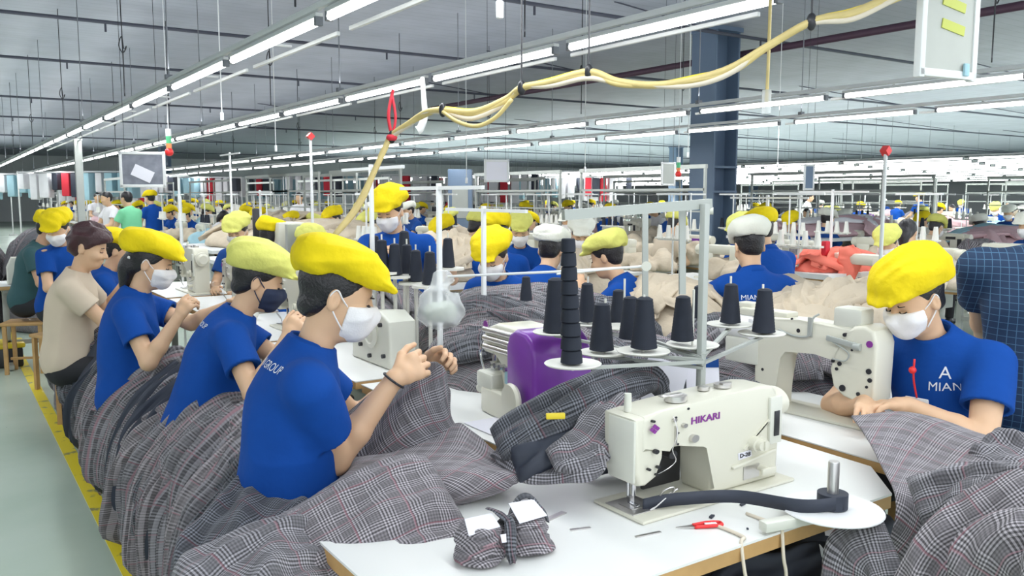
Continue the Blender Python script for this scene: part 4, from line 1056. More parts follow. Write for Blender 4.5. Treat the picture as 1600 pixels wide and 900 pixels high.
# tied bundle of plaid pieces with paper slips
q = at_z(800, 880, TZ); bq = Vector((q.x + .01, q.y + .045, TZ))
bt = thing('garment_bundle', 'tied bundle of plaid cut pieces with white slips on the foreground table', 'bundle', bq, -0.14)
def lobe(x0, x1, seed):
    F = Field((x0 - .03, -.09, -.005), (x1 + .03, .10, .14), .0028); s = 1 if x1 > abs(x0) else -1
    for k in range(5):
        z = .012 + .014 * k; F.ell((s * (.062 - .002 * k), .004 * (k % 3 - 1), z), (.056 - .003 * k, .050 - .003 * k, .0095), None, .004)
        F.capsule((s * .004, 0, .022 + .006 * k), (s * .085, .01 * (k - 2), z + .006), .013, .010, .008)
    F.ell((s * .075, .028, .062), (.042, .018, .028), None, .012) if s > 0 else F.ell((s * .070, .015, .050), (.038, .030, .020), None, .012)
    F.rough(.0032, 95, seed, ridge=True, stretch=(.45, 1, 1.3)); F.rough(.003, 50, seed + 2); F.cut((0, 0, 0.001), (0, 0, -1))
    return F
lobe(-.13, 0, 4).build('left_folded_piece', PLAID[1], bt, uvs=((1, .15, .6), (-.1, .9, .7)))
lobe(0, .13, 9).build('right_folded_piece', PLAID[1], bt, uvs=((1, -.2, .5), (.2, .9, .8)))
cloth_strand('tie', [(-.004, -.052, .004), (-.012, -.058, .034), (0, -.03, .075), (.006, .0, .084), (.010, .045, .05), (.008, .055, .005)], .028, .016, 3, PLAID[2], [Vector((0, -1, 0)), Vector((0, -1, .4)), Vector((0, -.4, 1)), Vector((0, 0, 1)), Vector((0, 1, .5)), Vector((0, 1, 0))], n=25, seg=20, parent=bt)
cloth_strand('tie_end', [(.0, -.02, .085), (-.015, .012, .098), (-.03, .03, .102)], .016, .008, 5, PLAID[2], n=14, seg=14, parent=bt)
cloth_strand('standing_flap', [(.03, .05, .05), (.055, .052, .095), (.080, .045, .108), (.105, .035, .078), (.122, .02, .045)], .030, .010, 8, PLAID[2], [Vector((-.5, .3, .7))] * 2 + [Vector((0, .2, 1))] + [Vector((.7, 0, .6))] * 2, n=25, seg=20, parent=bt)
def slip(M_): return MB().prism([(-.036, -.027), (.036, -.022), (.032, .026), (-.03, .028)], -.0007, .0007, M_)
slip(Matrix.Translation((-.058, -.006, .083)) @ Euler((.30, -.12, -.15)).to_matrix().to_4x4()).build('paper_slip', PAPER, bt)
slip(Matrix.Translation((.056, -.002, .092)) @ Euler((.42, .02, .10)).to_matrix().to_4x4() @ Matrix.Diagonal((1.05, 1.15, 1, 1))).build('paper_slip', PAPER, bt)
MB().prism([(-.012, -.009), (.012, -.009), (.012, .009), (-.012, .009)], -.0006, .0006, Matrix.Translation((-.018, -.048, .060)) @ Euler((.9, 0, -.1)).to_matrix().to_4x4()).build('small_tag', PAPER, bt)

# ================================================================ thread stand at the back of the front table
def disc(parent, x, y, z, r=0.075):
    return MB().lathe([(0.0, -.004), (r * .3, -.006), (r * .95, 0), (r, .004), (r * .97, .006), (r * .25, .0), (0, .0)], (x, y, z), seg=32).cyl((x, y, z - .015), (x, y, z + .16), .0035, seg=8).build('cone_tray', DISC, parent, smooth=False)
st = thing('thread_stand', 'tall grey thread stand frame rising behind the ivory machine', 'thread stand', (1.72, 1.62, TZ))
def wp(px, py, d): return at_d(px, py, d) - st.location
p1 = wp(1098, 617, 2.3); p1t = wp(1098, 318, 2.3)
fr = MB(); fr.box(((p1.x + p1t.x) / 2, (p1.y + p1t.y) / 2, p1t.z / 2), (.020, .020, p1t.z), bev=.003)
fr.build('post', FRAME, st)
a = wp(792, 322, 2.75); b_ = wp(1160, 322, 2.25); a.z = b_.z = p1t.z - .0
a2 = wp(880, 338, 2.2)
MB().bar(wp(880, 336, 2.15), wp(1110, 318, 2.3), .02, .026).build('crossbar', FRAME, st)
MB().bar(wp(1066, 326, 2.34), wp(1066, 460, 2.34), .017).bar(wp(1008, 333, 2.6), wp(1008, 480, 2.6), .017).build('support_rod', FRAME, st)
MB().tube([wp(700, 432, 2.45), wp(860, 425, 2.35), wp(1012, 416, 2.4)], .004, 6).tube([wp(870, 388 + 40, 2.3), wp(1010, 415, 2.42)], .003, 6).build('thread_rod', WFRAME, st)
MB().cyl(wp(1010, 416, 2.38), wp(1010, 416, 2.44), .014).cyl(p1t + Vector((0, 0, -.02)), p1t + Vector((.02, -.02, -.02)), .01).build('clamp', IVORY2, st)
bars = MB()
trays = [(895, 570, 2.2), (945, 552, 2.45), (1005, 550, 2.35), (1082, 540, 2.4), (1140, 508, 2.75), (918, 506, 2.85), (975, 512, 2.75), (1190, 522, 2.7), (868, 520, 2.75)]
for px, py, d in trays:
    v = wp(px, py, d); disc(st, v.x, v.y, v.z)
    bars.bar((v.x, v.y, v.z - .010), (p1.x, p1.y, v.z - .010), .012, .008)
bars.build('tray_arm', FRAME, st)
cn = make_cone('thread_cone', .036, .140); tag(cn, 'x', 'thread cone', 'thread cones on the tall stand')
CN = [(940, 548, 2.45, 1, 'navy thread cone right of the tall stacked tower of cones'), (1006, 545, 2.35, 1.04, 'largest front navy thread cone on the tall stand, centre'),
      (1066, 533, 2.4, .93, 'navy thread cone just left of the tall stand post'), (1141, 505, 2.75, .93, 'navy thread cone just right of the tall stand post'), (917, 503, 2.85, .85, 'navy cone behind, right beside the stacked tower of cones'),
      (966, 507, 2.85, .85, 'navy cone behind, between the two front cones'), (984, 530, 2.6, .95, 'navy cone partly hidden behind the largest front cone'), (1092, 497, 2.95, .82, 'navy cone behind the tall stand post'),
      (1193, 520, 2.7, 1.02, 'rightmost navy thread cone, above the servo motor'), (868, 520, 2.75, 1.15, 'navy cone partly hidden behind the stacked tower of cones'), (822, 470, 3.6, .75, 'navy cone standing in front of the cap wearer in the middle')]
for i, (px, py, d, s, lb) in enumerate(CN):
    o = cn if i == 0 else cn.copy()
    if i: COL.objects.link(o)
    o.location = at_d(px, py, d); o.scale = (s, s, s * (1.12 if i in (4, 9) else 1)); o['label'] = lb; o['group'] = 'thread cones on the tall stand'
# tall tower of stacked slim cones
base = at_d(893, 568, 2.2)
for k in range(9):
    r0 = .029 - .0012 * k
    o = MB().lathe([(r0 * .7, 0), (r0, .003), (r0 * .97, .018), (r0 * .90, .034), (r0 * .8, .0362), (r0 * .5, .0365)], seg=20).build('slim_thread_cone', THREAD)
    o.location = base + Vector((-.0017 * k, 0, .0362 * k)); tag(o, '%s slim navy cone in the tall leaning tower of stacked cones' % ['lowest', 'second lowest', 'third lowest', 'fourth lowest', 'middle', 'fourth from top', 'third from top', 'second from top', 'topmost'][k], 'thread cone', 'tower of stacked slim cones')

# ================================================================ left sewing line: tables, machines
T2 = [table('work_table', lb, 1.43, 2.05, y0, y1) for y0, y1, lb in ((2.14, 3.24, 'white sewing table under the purple overlock machine'), (3.30, 4.45, 'sewing table in front of the woman with the navy mask'), (4.51, 5.6, 'sewing table in front of the woman with the black bun'), (5.66, 6.8, 'sewing table in front of the boy in beige'), (6.9, 8.1, 'sewing table beyond the boy in beige'))]
for t_ in T2:
    pass
ov = overlock('overlock_machine', 'ivory overlock machine with a bright purple end cover')
ov.location = (1.72, 2.50, TZ); ov.rotation_euler = (0, 0, -PI / 2 - .1); ov.scale = (1.05,) * 3
pp = at_z(745, 662, TZ + .003)
tag(MB().prism([(-.09, -.10), (.09, -.10), (.09, .10), (-.09, .10)], -.0006, .0006, Matrix.Translation((1.56, 2.37, TZ + .003))).build('paper_sheet', PAPER), 'white paper sheet on the table before the purple overlock', 'paper')
cm = cylinder_machine('feed_arm_machine', 'ivory industrial sewing machine with white servo motor before the woman on the right')
cm.location = (2.615, 1.675, TZ + .0); cm.rotation_euler = (0, 0, -PI / 2 + .06); cm.scale = (-.98, .95, .98)
TR = table('work_table', 'white sewing table carrying the machine with the servo motor', 2.28, 2.86, 0.35, 2.35)
# pale grey hood with round emblem and knobs just beyond the nearest woman's mask
q = at_z(590, 515, .78)
gm = thing('sewing_machine', 'pale grey machine with a round wheel behind the nearest woman\'s mask', 'sewing machine', (1.72, 3.62, TZ), -PI / 2)
MB().prism([(-.22, 0), (.2, 0), (.2, .22), (.1, .26), (-.1, .24), (-.22, .18)], -.07, .07, Matrix.Rotation(PI / 2, 4, 'X'), .015, 3).build('housing', IVORY2, gm)
MB().lathe([(0, 0), (.065, 0), (.07, .01), (.05, .02), (.045, .014), (.012, .016), (.01, .03), (0, .03)], (.02, -.07, .15), (0, -1, 0), 32).build('wheel', IVORY2, gm)
b = MB()
for x, z in ((-.1, .08), (.12, .2), (.15, .06), (-.15, .15), (.0, .04)): b.cyl((x, -.07, z), (x, -.085, z), .010, seg=12)
b.build('knob', DARKM, gm)
l2 = lockstitch('lockstitch_machine', 'ivory machine with black tangled fittings before the woman with the bun', ink='')
l2.location = (1.72, 4.95, TZ); l2.rotation_euler = (0, 0, -PI / 2); l2.scale = (1.1,) * 3
for k, (y, lb) in enumerate(((6.1, 'ivory machine on the table before the boy in beige'), (7.4, 'ivory machine beyond the boy in beige'))):
    copy_tree(l2, (1.72, y, TZ), -PI / 2, lb)
# control unit on a post with tangled hoses, behind the bun's head
cb = thing('control_unit', 'pale control cabinet with round knob and black hoses behind the woman with the bun', 'control unit', (2.15, 6.2, 0))
MB().box((0, 0, 1.22), (.20, .30, .26), bev=.01).build('cabinet', IVORY, cb)
MB().cyl((-.10, .02, 1.25), (-.115, .02, 1.25), .028).build('round_knob', DARKM, cb)
MB().box((0, 0, .55), (.05, .05, 1.1)).box((0, 0, .02), (.4, .4, .04)).box((0, .0, .76), (.5, .6, .04)).box((0, -.25, 1.2), (.16, .05, .28)).build('post', FRAME, cb)
b = MB(); rg = random.Random(4)
for k in range(12):
    y = rg.uniform(-.3, .35); b.tube([(-.12, y, .95 + rg.random() * .2), (-.18, y + rg.uniform(-.1, .1), .9), (-.16, y + rg.uniform(-.15, .15), 1.05), (-.1, y + .1, .85), (-.12, y - .1, .80)], .009, 6, 6)
b.box((-.13, .28, 1.2), (.05, .04, .5), bev=.01).box((-.15, .2, 1.0), (.08, .12, .1), bev=.01); b.build('hose', BLACKP, cb)
dm = MB(); dm.lathe([(0, 0), (.07, 0), (.085, .03), (.07, .07), (.03, .10), (0, .10)], seg=28); o = dm.build('dome_cover', IVORY2); o.location = (1.55, 5.35, TZ); o.scale = (1.3, 1.5, 1.3); tag(o, 'pale domed machine cover beside the mask of the woman with the bun', 'cover')

# ================================================================ piles on the aisle side
PN = ['under the nearest woman', 'behind the woman with the navy mask', 'behind the woman with the black bun', 'between the bun woman and the boy in beige', 'under the boy in beige', 'beyond the boy in beige']
piles = [(2.55, 1.08, .68, .62, 1.0, 24, 0), (3.40, 1.05, .64, .66, .85, 22, 1), (4.22, 1.05, .64, .68, .8, 20, 2), (5.0, 1.0, .66, .64, 0.75, 16, 3), (5.85, .98, .68, .64, 0.75, 13, 4), (6.75, .98, .70, .58, 0.65, 9, 5)]
for (y, xi, xo, zt, wd, n, k) in piles:
    bench_pile(y, xi, xo, zt, wd, n, 'grey plaid garment heaped %s' % PN[k], 'garments heaped %s' % PN[k], 31 + k, skew=.12)
for k, y in enumerate((2.3, 3.3, 4.25, 5.2, 6.1, 7.1)):
    b = thing('bench', 'low wooden bench carrying the garments %s' % PN[k], 'bench', (.88, y, 0))
    MB().box((0, 0, .43), (.30, .8, .03), bev=.004).build('seat', PLY, b)
    for sx in (-1, 1):
        for sy in (-1, 1): MB().box((sx * .12, sy * .34, .21), (.03, .03, .42)).build('leg', WFRAME, b)
# lap cloth of the nearest woman: broad plaid sheet from her lap over to the table
def P3(px, py, d): return at_d(px, py, d)
lap = cloth_patch('plaid_cloth', [
    [P3(430, 760, 2.5), P3(520, 735, 2.55), P3(610, 690, 2.58), P3(700, 670, 2.55), P3(780, 705, 2.42)],
    [P3(410, 800, 2.3), P3(510, 765, 2.35), P3(600, 725, 2.35), P3(710, 715, 2.32), P3(812, 745, 2.2)],
    [P3(380, 850, 2.12), P3(460, 805, 2.14), P3(560, 765, 2.12), P3(690, 750, 2.15), P3(800, 755, 2.17)],
    [P3(350, 900, 2.0), P3(410, 850, 1.96), P3(490, 815, 2.0), P3(600, 800, 2.1), P3(700, 790, 2.18)],
    [P3(320, 1010, 1.95), P3(380, 960, 1.9), P3(440, 920, 1.95), P3(520, 880, 2.1), P3(600, 850, 2.2)]], PLAID[1], 5, (110, 120), .020, 16, (.5, 1.0), th=.006, uvrot=.3)
tag(lap, 'broad plaid cloth spread over the lap of the nearest woman', 'cloth')
held = cloth_patch('plaid_cloth', [
    [P3(600, 600, 2.62), P3(640, 590, 2.58), P3(676, 566, 2.5), P3(690, 575, 2.5), P3(700, 610, 2.6)],
    [P3(530, 660, 2.6), P3(590, 640, 2.55), P3(650, 625, 2.48), P3(692, 640, 2.5), P3(706, 655, 2.6)],
    [P3(480, 715, 2.55), P3(560, 695, 2.5), P3(640, 675, 2.46), P3(700, 680, 2.5), P3(740, 695, 2.6)],
    [P3(440, 760, 2.52), P3(540, 740, 2.48), P3(640, 710, 2.46), P3(720, 715, 2.5), P3(790, 740, 2.55)]], PLAID[0], 8, (60, 70), .010, 22, (.35, 1.0), th=.006, uvrot=1.0)
tag(held, 'plaid trouser panel held up in the nearest woman\'s hands', 'cloth')
# plaid cloth piled at the lower left front of the table
for k, (pts, w, m, lb) in enumerate([
    ([P3(700, 770, 2.1), P3(600, 800, 2.02), P3(480, 860, 1.95), P3(360, 930, 1.85), P3(300, 1010, 1.8)], .30, PLAID[1], 'upper light plaid garment folded over the heap left of the foreground table'),
    ([P3(520, 850, 2.0), P3(430, 870, 1.9), P3(350, 930, 1.8), P3(290, 1000, 1.75)], .26, PLAID[0], 'lower plaid garment in the heap left of the foreground table'),
    ([P3(500, 765, 2.35), P3(440, 770, 2.3), P3(395, 800, 2.2), P3(340, 860, 2.08), P3(300, 930, 2.0)], .22, PLAID[2], 'dark plaid garment curling down beside the nearest woman\'s hip'),
    ([P3(480, 880, 2.0), P3(520, 905, 1.95), P3(560, 960, 1.9)], .22, PLAID[1], 'light plaid garment tucked under the corner of the foreground table')]):
    tag(cloth_strand('garment', pts, w, .07, 60 + k, m, [Vector((-.5, -.4, .8)).normalized()] * len(pts), n=44, seg=56, rip=3.5, ramp=.3), lb, 'garment')

# ================================================================ right: plaid cloth over the table of the woman on the right
rc = cloth_patch('plaid_cloth', [
    [P3(1330, 655, 2.62), P3(1400, 650, 2.65), P3(1470, 662, 2.55), P3(1550, 685, 2.45), P3(1650, 700, 2.35)],
    [P3(1370, 720, 2.30), P3(1430, 710, 2.35), P3(1500, 720, 2.25), P3(1580, 730, 2.15), P3(1680, 745, 2.05)],
    [P3(1395, 780, 2.12), P3(1450, 775, 2.12), P3(1520, 780, 2.02), P3(1600, 790, 1.92), P3(1700, 800, 1.85)],
    [P3(1385, 850, 2.10), P3(1460, 850, 2.05), P3(1540, 850, 1.95), P3(1620, 860, 1.85), P3(1720, 870, 1.75)],
    [P3(1330, 930, 2.15), P3(1440, 935, 2.05), P3(1540, 935, 1.92), P3(1640, 940, 1.82), P3(1740, 950, 1.7)]], PLAID[1], 21, (120, 130), .022, 12, (1.0, .45), th=.006, uvrot=.5)
tag(rc, 'wide plaid cloth flowing over the table edge below the woman on the right', 'cloth')
for k, (pts, w, t, m, lb) in enumerate([
    ([P3(1540, 690, 2.3), P3(1600, 720, 2.2), P3(1680, 750, 2.1)], .20, .06, PLAID[0], 'folded plaid garment at the right edge on the wide plaid cloth'),
    ([P3(1430, 790, 2.0), P3(1510, 770, 1.95), P3(1600, 765, 1.85), P3(1700, 770, 1.75)], .16, .07, PLAID[0], 'rolled plaid garment across the middle of the right-hand heap'),
    ([P3(1640, 780, 1.75), P3(1560, 830, 1.78), P3(1480, 880, 1.82), P3(1430, 960, 1.85)], .20, .07, PLAID[1], 'plaid garment sweeping down to the bottom right of the picture'),
    ([P3(1400, 860, 1.95), P3(1340, 880, 1.98), P3(1320, 960, 2.0)], .18, .06, PLAID[0], 'plaid garment at the left foot of the right-hand heap'),
    ([P3(1640, 850, 1.6), P3(1570, 880, 1.65), P3(1520, 960, 1.7)], .17, .07, PLAID[1], 'nearest plaid garment in the bottom right corner')]):
    tag(cloth_strand('garment', pts, w, t, 80 + k, m, [Vector((-.5, -.5, .8)).normalized()] * len(pts), n=44, seg=56, rip=3, ramp=.28), lb, 'garment')
for k, (px, py, d, r) in enumerate(((1290, 870, 2.1, .5), (1300, 825, 2.14, -.2))):
    tag(MB().prism([(-.03, -.02), (.03, -.024), (.028, .02), (-.02, .026)], -.001, .001, Matrix.Translation(P3(px, py, d)) @ Euler((.9, .4 + r, r)).to_matrix().to_4x4()).build('paper_tag', PAPER), ['larger', 'smaller'][k] + ' white tag hanging from the right-hand heap of plaid', 'tag')
# dark garments and heap between the tables
heap((2.22, 1.92, TZ), (.16, .20, .12), 6, [LINING, PLAID[2]], 'dark cloth bunched behind the right end of the ivory machine', 'dark cloths behind the ivory machine', seed=3, w=(.07, .12), t=(.03, .04), core=False)
for k, (pts, w, t, m, lb) in enumerate([
    ([P3(775, 695, 2.25), P3(850, 655, 2.25), P3(930, 615, 2.3), P3(1010, 590, 2.4), P3(1045, 620, 2.45)], .13, .06, PLAID[2], 'long dark plaid trouser leg lying in front of the purple overlock'),
    ([P3(800, 720, 2.2), P3(870, 690, 2.2), P3(940, 680, 2.2), P3(990, 640, 2.3)], .16, .06, LINING, 'dark lining turned out of a garment left of the ivory machine'),
    ([P3(860, 720, 2.12), P3(915, 700, 2.14), P3(950, 660, 2.2), P3(985, 620, 2.3)], .12, .05, PLAID[0], 'plaid garment touching the back edge of the foreground table'),
    ([P3(780, 705, 2.3), P3(830, 735, 2.18), P3(900, 728, 2.12), P3(945, 712, 2.1)], .10, .04, PLAID[0], 'plaid hem hanging over the back edge of the foreground table')]):
    tag(cloth_strand('garment', pts, w, t, 90 + k, m, [Vector((-.2, -.5, .9)).normalized()] * len(pts), n=40, seg=44, rip=3, ramp=.3), lb, 'garment')
# big grey heaps on the middle tables
G3 = [SOFT[0], SOFT[0], SOFT[1], SOFT[2]]
heap((2.42, 3.35, .70), (.52, .85, .34), 26, G3, 'grey plaid garment in the large heap behind the purple overlock', 'large heap behind the purple overlock', seed=11, az=2.3)
heap((1.98, 3.02, .72), (.30, .42, .22), 12, G3, 'grey plaid garment in the heap beyond the nearest woman\'s hands', 'heap beyond the nearest hands', seed=12, az=2.5)
heap((2.30, 2.50, .62), (.34, .40, .30), 14, [PLAID[0], PLAID[2], LINING], 'dark plaid garment heaped beneath the thread trays', 'heap beneath the thread trays', seed=13)
heap((2.05, 4.6, .74), (.42, .55, .24), 12, G3, 'grey garment in the heap behind the navy-masked woman', 'heap behind the navy-masked woman', seed=14)
heap((3.0, 2.5, .70), (.36, .5, .24), 10, G3, 'grey plaid garment heaped behind the servo motor', 'heap behind the servo motor', seed=15)
for x0, x1, y0, y1, lb in ((2.12, 2.95, 2.42, 4.6, 'long packing table hidden under the large plaid heap'), (2.12, 2.9, 4.7, 6.5, 'packing table beyond the large plaid heap')):
    table('packing_table', lb, x0, x1, y0, y1, .70)
for k, (px, py, d, w, h_, rz) in enumerate(((1035, 600, 2.62, .13, .15, -.25), (1098, 592, 2.62, .10, .13, .05))):
    v = P3(px, py, d); M_ = Matrix.Translation(v) @ Matrix.Rotation(-YAW - .2, 4, 'Z') @ Matrix.Rotation(PI / 2 - .35, 4, 'X') @ Matrix.Rotation(rz, 4, 'Z')
    t = thing('paper_booklet', ['plain white paper leaning left of the stand post', 'white booklet with dark blue top edge leaning behind the stand post'][k], 'booklet', v)
    o = MB().prism([(-w / 2, -h_ / 2), (w / 2, -h_ / 2), (w / 2, h_ / 2), (-w / 2, h_ / 2)], -.002, .002).build('sheet', PAPER, t); o.matrix_basis = Matrix.Translation(-Vector(v)) @ M_
    if k: o = MB().prism([(-w / 2, h_ / 2 - .03), (w / 2, h_ / 2 - .03), (w / 2, h_ / 2), (-w / 2, h_ / 2)], .0022, .0035).build('blue_strip', BLUE2, t); o.matrix_basis = Matrix.Translation(-Vector(v)) @ M_
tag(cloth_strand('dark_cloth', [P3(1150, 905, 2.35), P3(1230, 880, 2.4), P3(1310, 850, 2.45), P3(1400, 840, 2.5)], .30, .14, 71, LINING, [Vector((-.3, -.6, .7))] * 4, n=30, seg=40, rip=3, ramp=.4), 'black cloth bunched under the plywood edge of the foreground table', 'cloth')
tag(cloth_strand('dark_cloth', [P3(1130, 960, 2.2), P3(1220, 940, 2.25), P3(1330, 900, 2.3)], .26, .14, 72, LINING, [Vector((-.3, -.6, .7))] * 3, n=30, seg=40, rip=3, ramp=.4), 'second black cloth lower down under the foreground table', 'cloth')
# clear bag of scraps
F = Field((-.13, -.13, 0), (.13, .13, .30), .007); F.ell((0, 0, .065), (.085, .08, .07), None, .02); F.capsule((0, 0, .11), (.01, 0, .17), .03, .035, .05); F.rough(.012, 55, 3, ridge=True)
bg = thing('clear_bag', 'clear polythene bag hanging above the plaid heap', 'bag', P3(688, 512, 3.1)); F.build('bag_film', CLEARBAG, bg)
F = Field((-.08, -.08, 0.01), (.08, .08, .14), .007); F.ell((0, 0, .06), (.06, .06, .04), None, .02); F.rough(.01, 50, 6); F.build('cloth_scraps', mat('pale_green_scraps', (.45, .50, .42), .8), bg)
tag(MB().box((0, 0, 0), (.05, .012, .016), (0, 0, -.5), .003).build('yellow_marker', YPAINT), 'small yellow-green marker stuck in the dark plaid cloth', 'marker').location = P3(868, 650, 2.18)
# yellow and black pedal box under the far table at the aisle
q = at_z(30, 545, 0)
pb = thing('storage_box', 'black box with yellow lid beside the aisle line', 'box', (.46, 8.9, 0))
MB().box((0, 0, .09), (.22, .3, .18), bev=.02).build('body', BLACKP, pb); MB().box((0, 0, .20), (.26, .34, .05), bev=.02).build('lid', YPAINT, pb)
# ================================================================ people in the foreground
WHITEINK = mat('white_print', (.75, .80, .85), .6)
def facing(px, py, d): return P3(px, py, d)
def loc_under(head, lean_off, rz):
    return (head[0] - lean_off * math.cos(rz), head[1] - lean_off * math.sin(rz), 0)
def to_local(info_loc, rz, scale, p):
    v = Vector(p) - Vector(info_loc); c, s = math.cos(-rz), math.sin(-rz)
    return np.array((v.x * c - v.y * s, v.x * s + v.y * c, v.z)) / scale
def place(label, head_px, depth, rz, seat, lean, hl=None, hr=None, off=None, scale=1.0, dz=None, **k):
    hd = at_d(head_px[0], head_px[1], depth)
    off = off if off is not None else (math.sin(lean) * .475 + .07 + 0.10 * math.sin(lean))
    loc = loc_under(hd, off * scale, rz)
    L = lambda p, dflt: dflt if p is None else tuple(to_local(loc, rz, scale, at_d(*p)))
    # seat height so that the head centre comes to the right height
    hz = math.cos(lean) * .475 + .10 + .165
    seat = hd.z / scale - hz if seat is None else seat
    return person(label, loc, rz, seat=seat, lean=lean, hl=L(hl, (.40, .12, .80)), hr=L(hr, (.40, -.12, .80)), scale=scale, **k)
R = math.radians
w1 = place('woman in royal blue polo, bright yellow cap and white mask, nearest on the left', (522, 462), 2.36, R(-16), None, .16, scale=1.05, hl=(662, 582, 2.62), hr=(617, 592, 2.38), res=.0042,
           head=(R(-4), .34, 0), hairstyle='low', bracelet=True, pole_r=(-1.1, -.1, -1), forearm=.035, curl=.95, palm_r=(-.2, .8, -.5), palm_l=(0, -.9, -.3), cap_shape=dict(len=.95, hi=.85), cap_tilt=.03, armfat=1.08, seed=3, hdir_r=(.86, .15, .42), shoulder_w=.165)
print_on(w1, 'MIAN GROUP', .030, tuple(w1['P'] + w1['sd'] * .46 - w1['fw'] * .4 - w1['lat'] * .04), tuple(-w1['fw']), tuple(w1['sd']), WHITEINK)
w2 = place('woman in blue polo with pale lime cap and navy mask, second from the front', (402, 437), 3.55, R(-16), None, .34, hl=(478, 505, 3.6), hr=(448, 530, 3.3), res=.0055, cap=LIME, mask=MASKN, head=(R(0), .38, 0), scale=1.05, hairstyle='low', seed=11, pants=TAN, cap_shape=dict(len=1.04, hi=1.1), curl=.8)
print_on(w2, 'MIAN GROUP', .030, tuple(w2['P'] + w2['sd'] * .44 - w2['fw'] * .4), tuple(-w2['fw']), tuple(w2['sd']), WHITEINK)
w3 = place('woman in blue polo with yellow cap, black hair bun and white mask', (232, 412), 4.15, R(-20), None, .10, hl=(355, 478, 4.25), hr=(278, 497, 3.95), res=.006, head=(R(-2), .34, 0), scale=1.04, hairstyle='bun', hairpin=True, seed=19, pole_r=(-.2, -.3, -1), cap_shape=dict(len=1.12, hi=.9), pants=PANTS, curl=.9)
print_on(w3, 'MIAN', .03, tuple(w3['P'] + w3['sd'] * .38 - w3['fw'] * .4), tuple(-w3['fw']), tuple(w3['sd']), WHITEINK)
w4 = place('boy in beige T-shirt with reddish-brown hair, no cap or mask', (138, 388), 5.25, R(-20), None, .12, hl=(196, 440, 5.6), hr=(200, 452, 5.3), scale=1.10, res=.0065, shirt=BEIGE, cap=None, mask=None, hair=HAIRB, hairstyle='mop', head=(R(-8), .30, 0), seed=23, curl=.8, pants=PANTS)
w5 = place('worker in blue polo and yellow cap half hidden behind the boy in beige', (188, 392), 5.9, R(-10), None, .38, hl=(230, 440, 6.1), hr=(222, 445, 5.8), res=.008, head=(R(-10), .3, 0), mask=None, seed=29)
w6 = place('worker in blue polo with yellow cap and white mask beyond the boy in beige', (108, 356), 6.6, R(-60), None, .20, res=.009, head=(R(-60), .5, 0), seed=31)
print_on(w6, 'A', .05, tuple(w6['P'] + w6['sd'] * .40 - w6['fw'] * .4), tuple(-w6['fw']), tuple(w6['sd']), WHITEINK)
w7 = place('worker in dark green shirt and yellow cap, farthest along the aisle', (74, 358), 7.4, R(-20), None, .25, res=.009, shirt=DGREEN, mask=None, head=(0, .4, 0), seed=33, skin=SKIN2)
# red vest hanging behind the boy
rv = cloth_strand('red_vest', [P3(122, 425, 5.6), P3(108, 440, 5.6), P3(98, 465, 5.6), P3(94, 490, 5.6)], .16, .04, 5, REDC, [Vector((-1, -.2, .2))] * 4, n=24, seg=24, rip=2)
tag(rv, 'red vest hanging behind the back of the boy in beige', 'vest')
wr = place('woman in blue polo and yellow cap bent over the machine on the right', (1446, 462), 2.85, R(186), None, .30, hl=(1418, 632, 2.78), hr=(1352, 628, 2.86), res=.0042, scale=1.04,
           head=(R(-20), .48, R(0)), hairstyle='low', cap_tilt=.05, seed=41, curl=.45, palm_l=(.1, .1, -1), palm_r=(.1, -.1, -1), pole_l=(-.35, .9, -.55), pole_r=(-.2, -.8, -.6), cap_shape=dict(len=1.0, hi=1.15), armfat=1.15, hdir_l=(.75, -.66, .0), hdir_r=(.8, .5, -.1), shoulder_w=.175)
# badge, lanyard and chest lettering
q0 = wr['P'] + wr['sd'] * .30 + wr['fw'] * .4
print_on(wr, 'MIAN', .040, tuple(wr['P'] + wr['sd'] * .375 + wr['fw'] * .4 + wr['lat'] * .068), tuple(wr['fw']), tuple(wr['sd']), WHITEINK)
print_on(wr, 'A', .055, tuple(wr['P'] + wr['sd'] * .42 + wr['fw'] * .4 + wr['lat'] * .068), tuple(wr['fw']), tuple(wr['sd']), WHITEINK, 'emblem')
bd = MB(); bc = Vector(wr['P'] + wr['sd'] * .325 + wr['fw'] * .168 - wr['lat'] * .0)
Rm = Matrix((Vector(wr['lat']), Vector(wr['sd']), Vector(wr['fw']))).transposed()
bd.box(bc, (.075, .050, .004), Rm, .003).build('name_badge', WPLAS, wr['root'])
MB().tube([bc + Vector(wr['sd'] * .025), bc + Vector(wr['sd'] * .10 + wr['fw'] * .008), bc + Vector(wr['sd'] * .16 + wr['fw'] * -.01)], .0035, 6, 5).ball(bc + Vector(wr['sd'] * .13 + wr['fw'] * .01), .012).build('lanyard', REDP, wr['root'], smooth=True)
# standing man in blue with yellow cap
wm = place('standing man in blue polo and yellow cap among the thread cones', (618, 305), 5.3, R(-118), None, .08, off=.1, stand=True, male=True, res=.007, hl=(700, 395, 5.2), hr=(590, 400, 5.0), head=(R(-25), .42, 0), seed=51, cap_tilt=0, mask=WHITEC, shirt=BLUE, curl=.7, cap_shape=dict(len=1.0, hi=1.2))
print_on(wm, 'A', .06, tuple(wm['P'] + wm['sd'] * .33 + wm['fw'] * .4 + wm['lat'] * .08), tuple(wm['fw']), tuple(wm['sd']), WHITEINK)
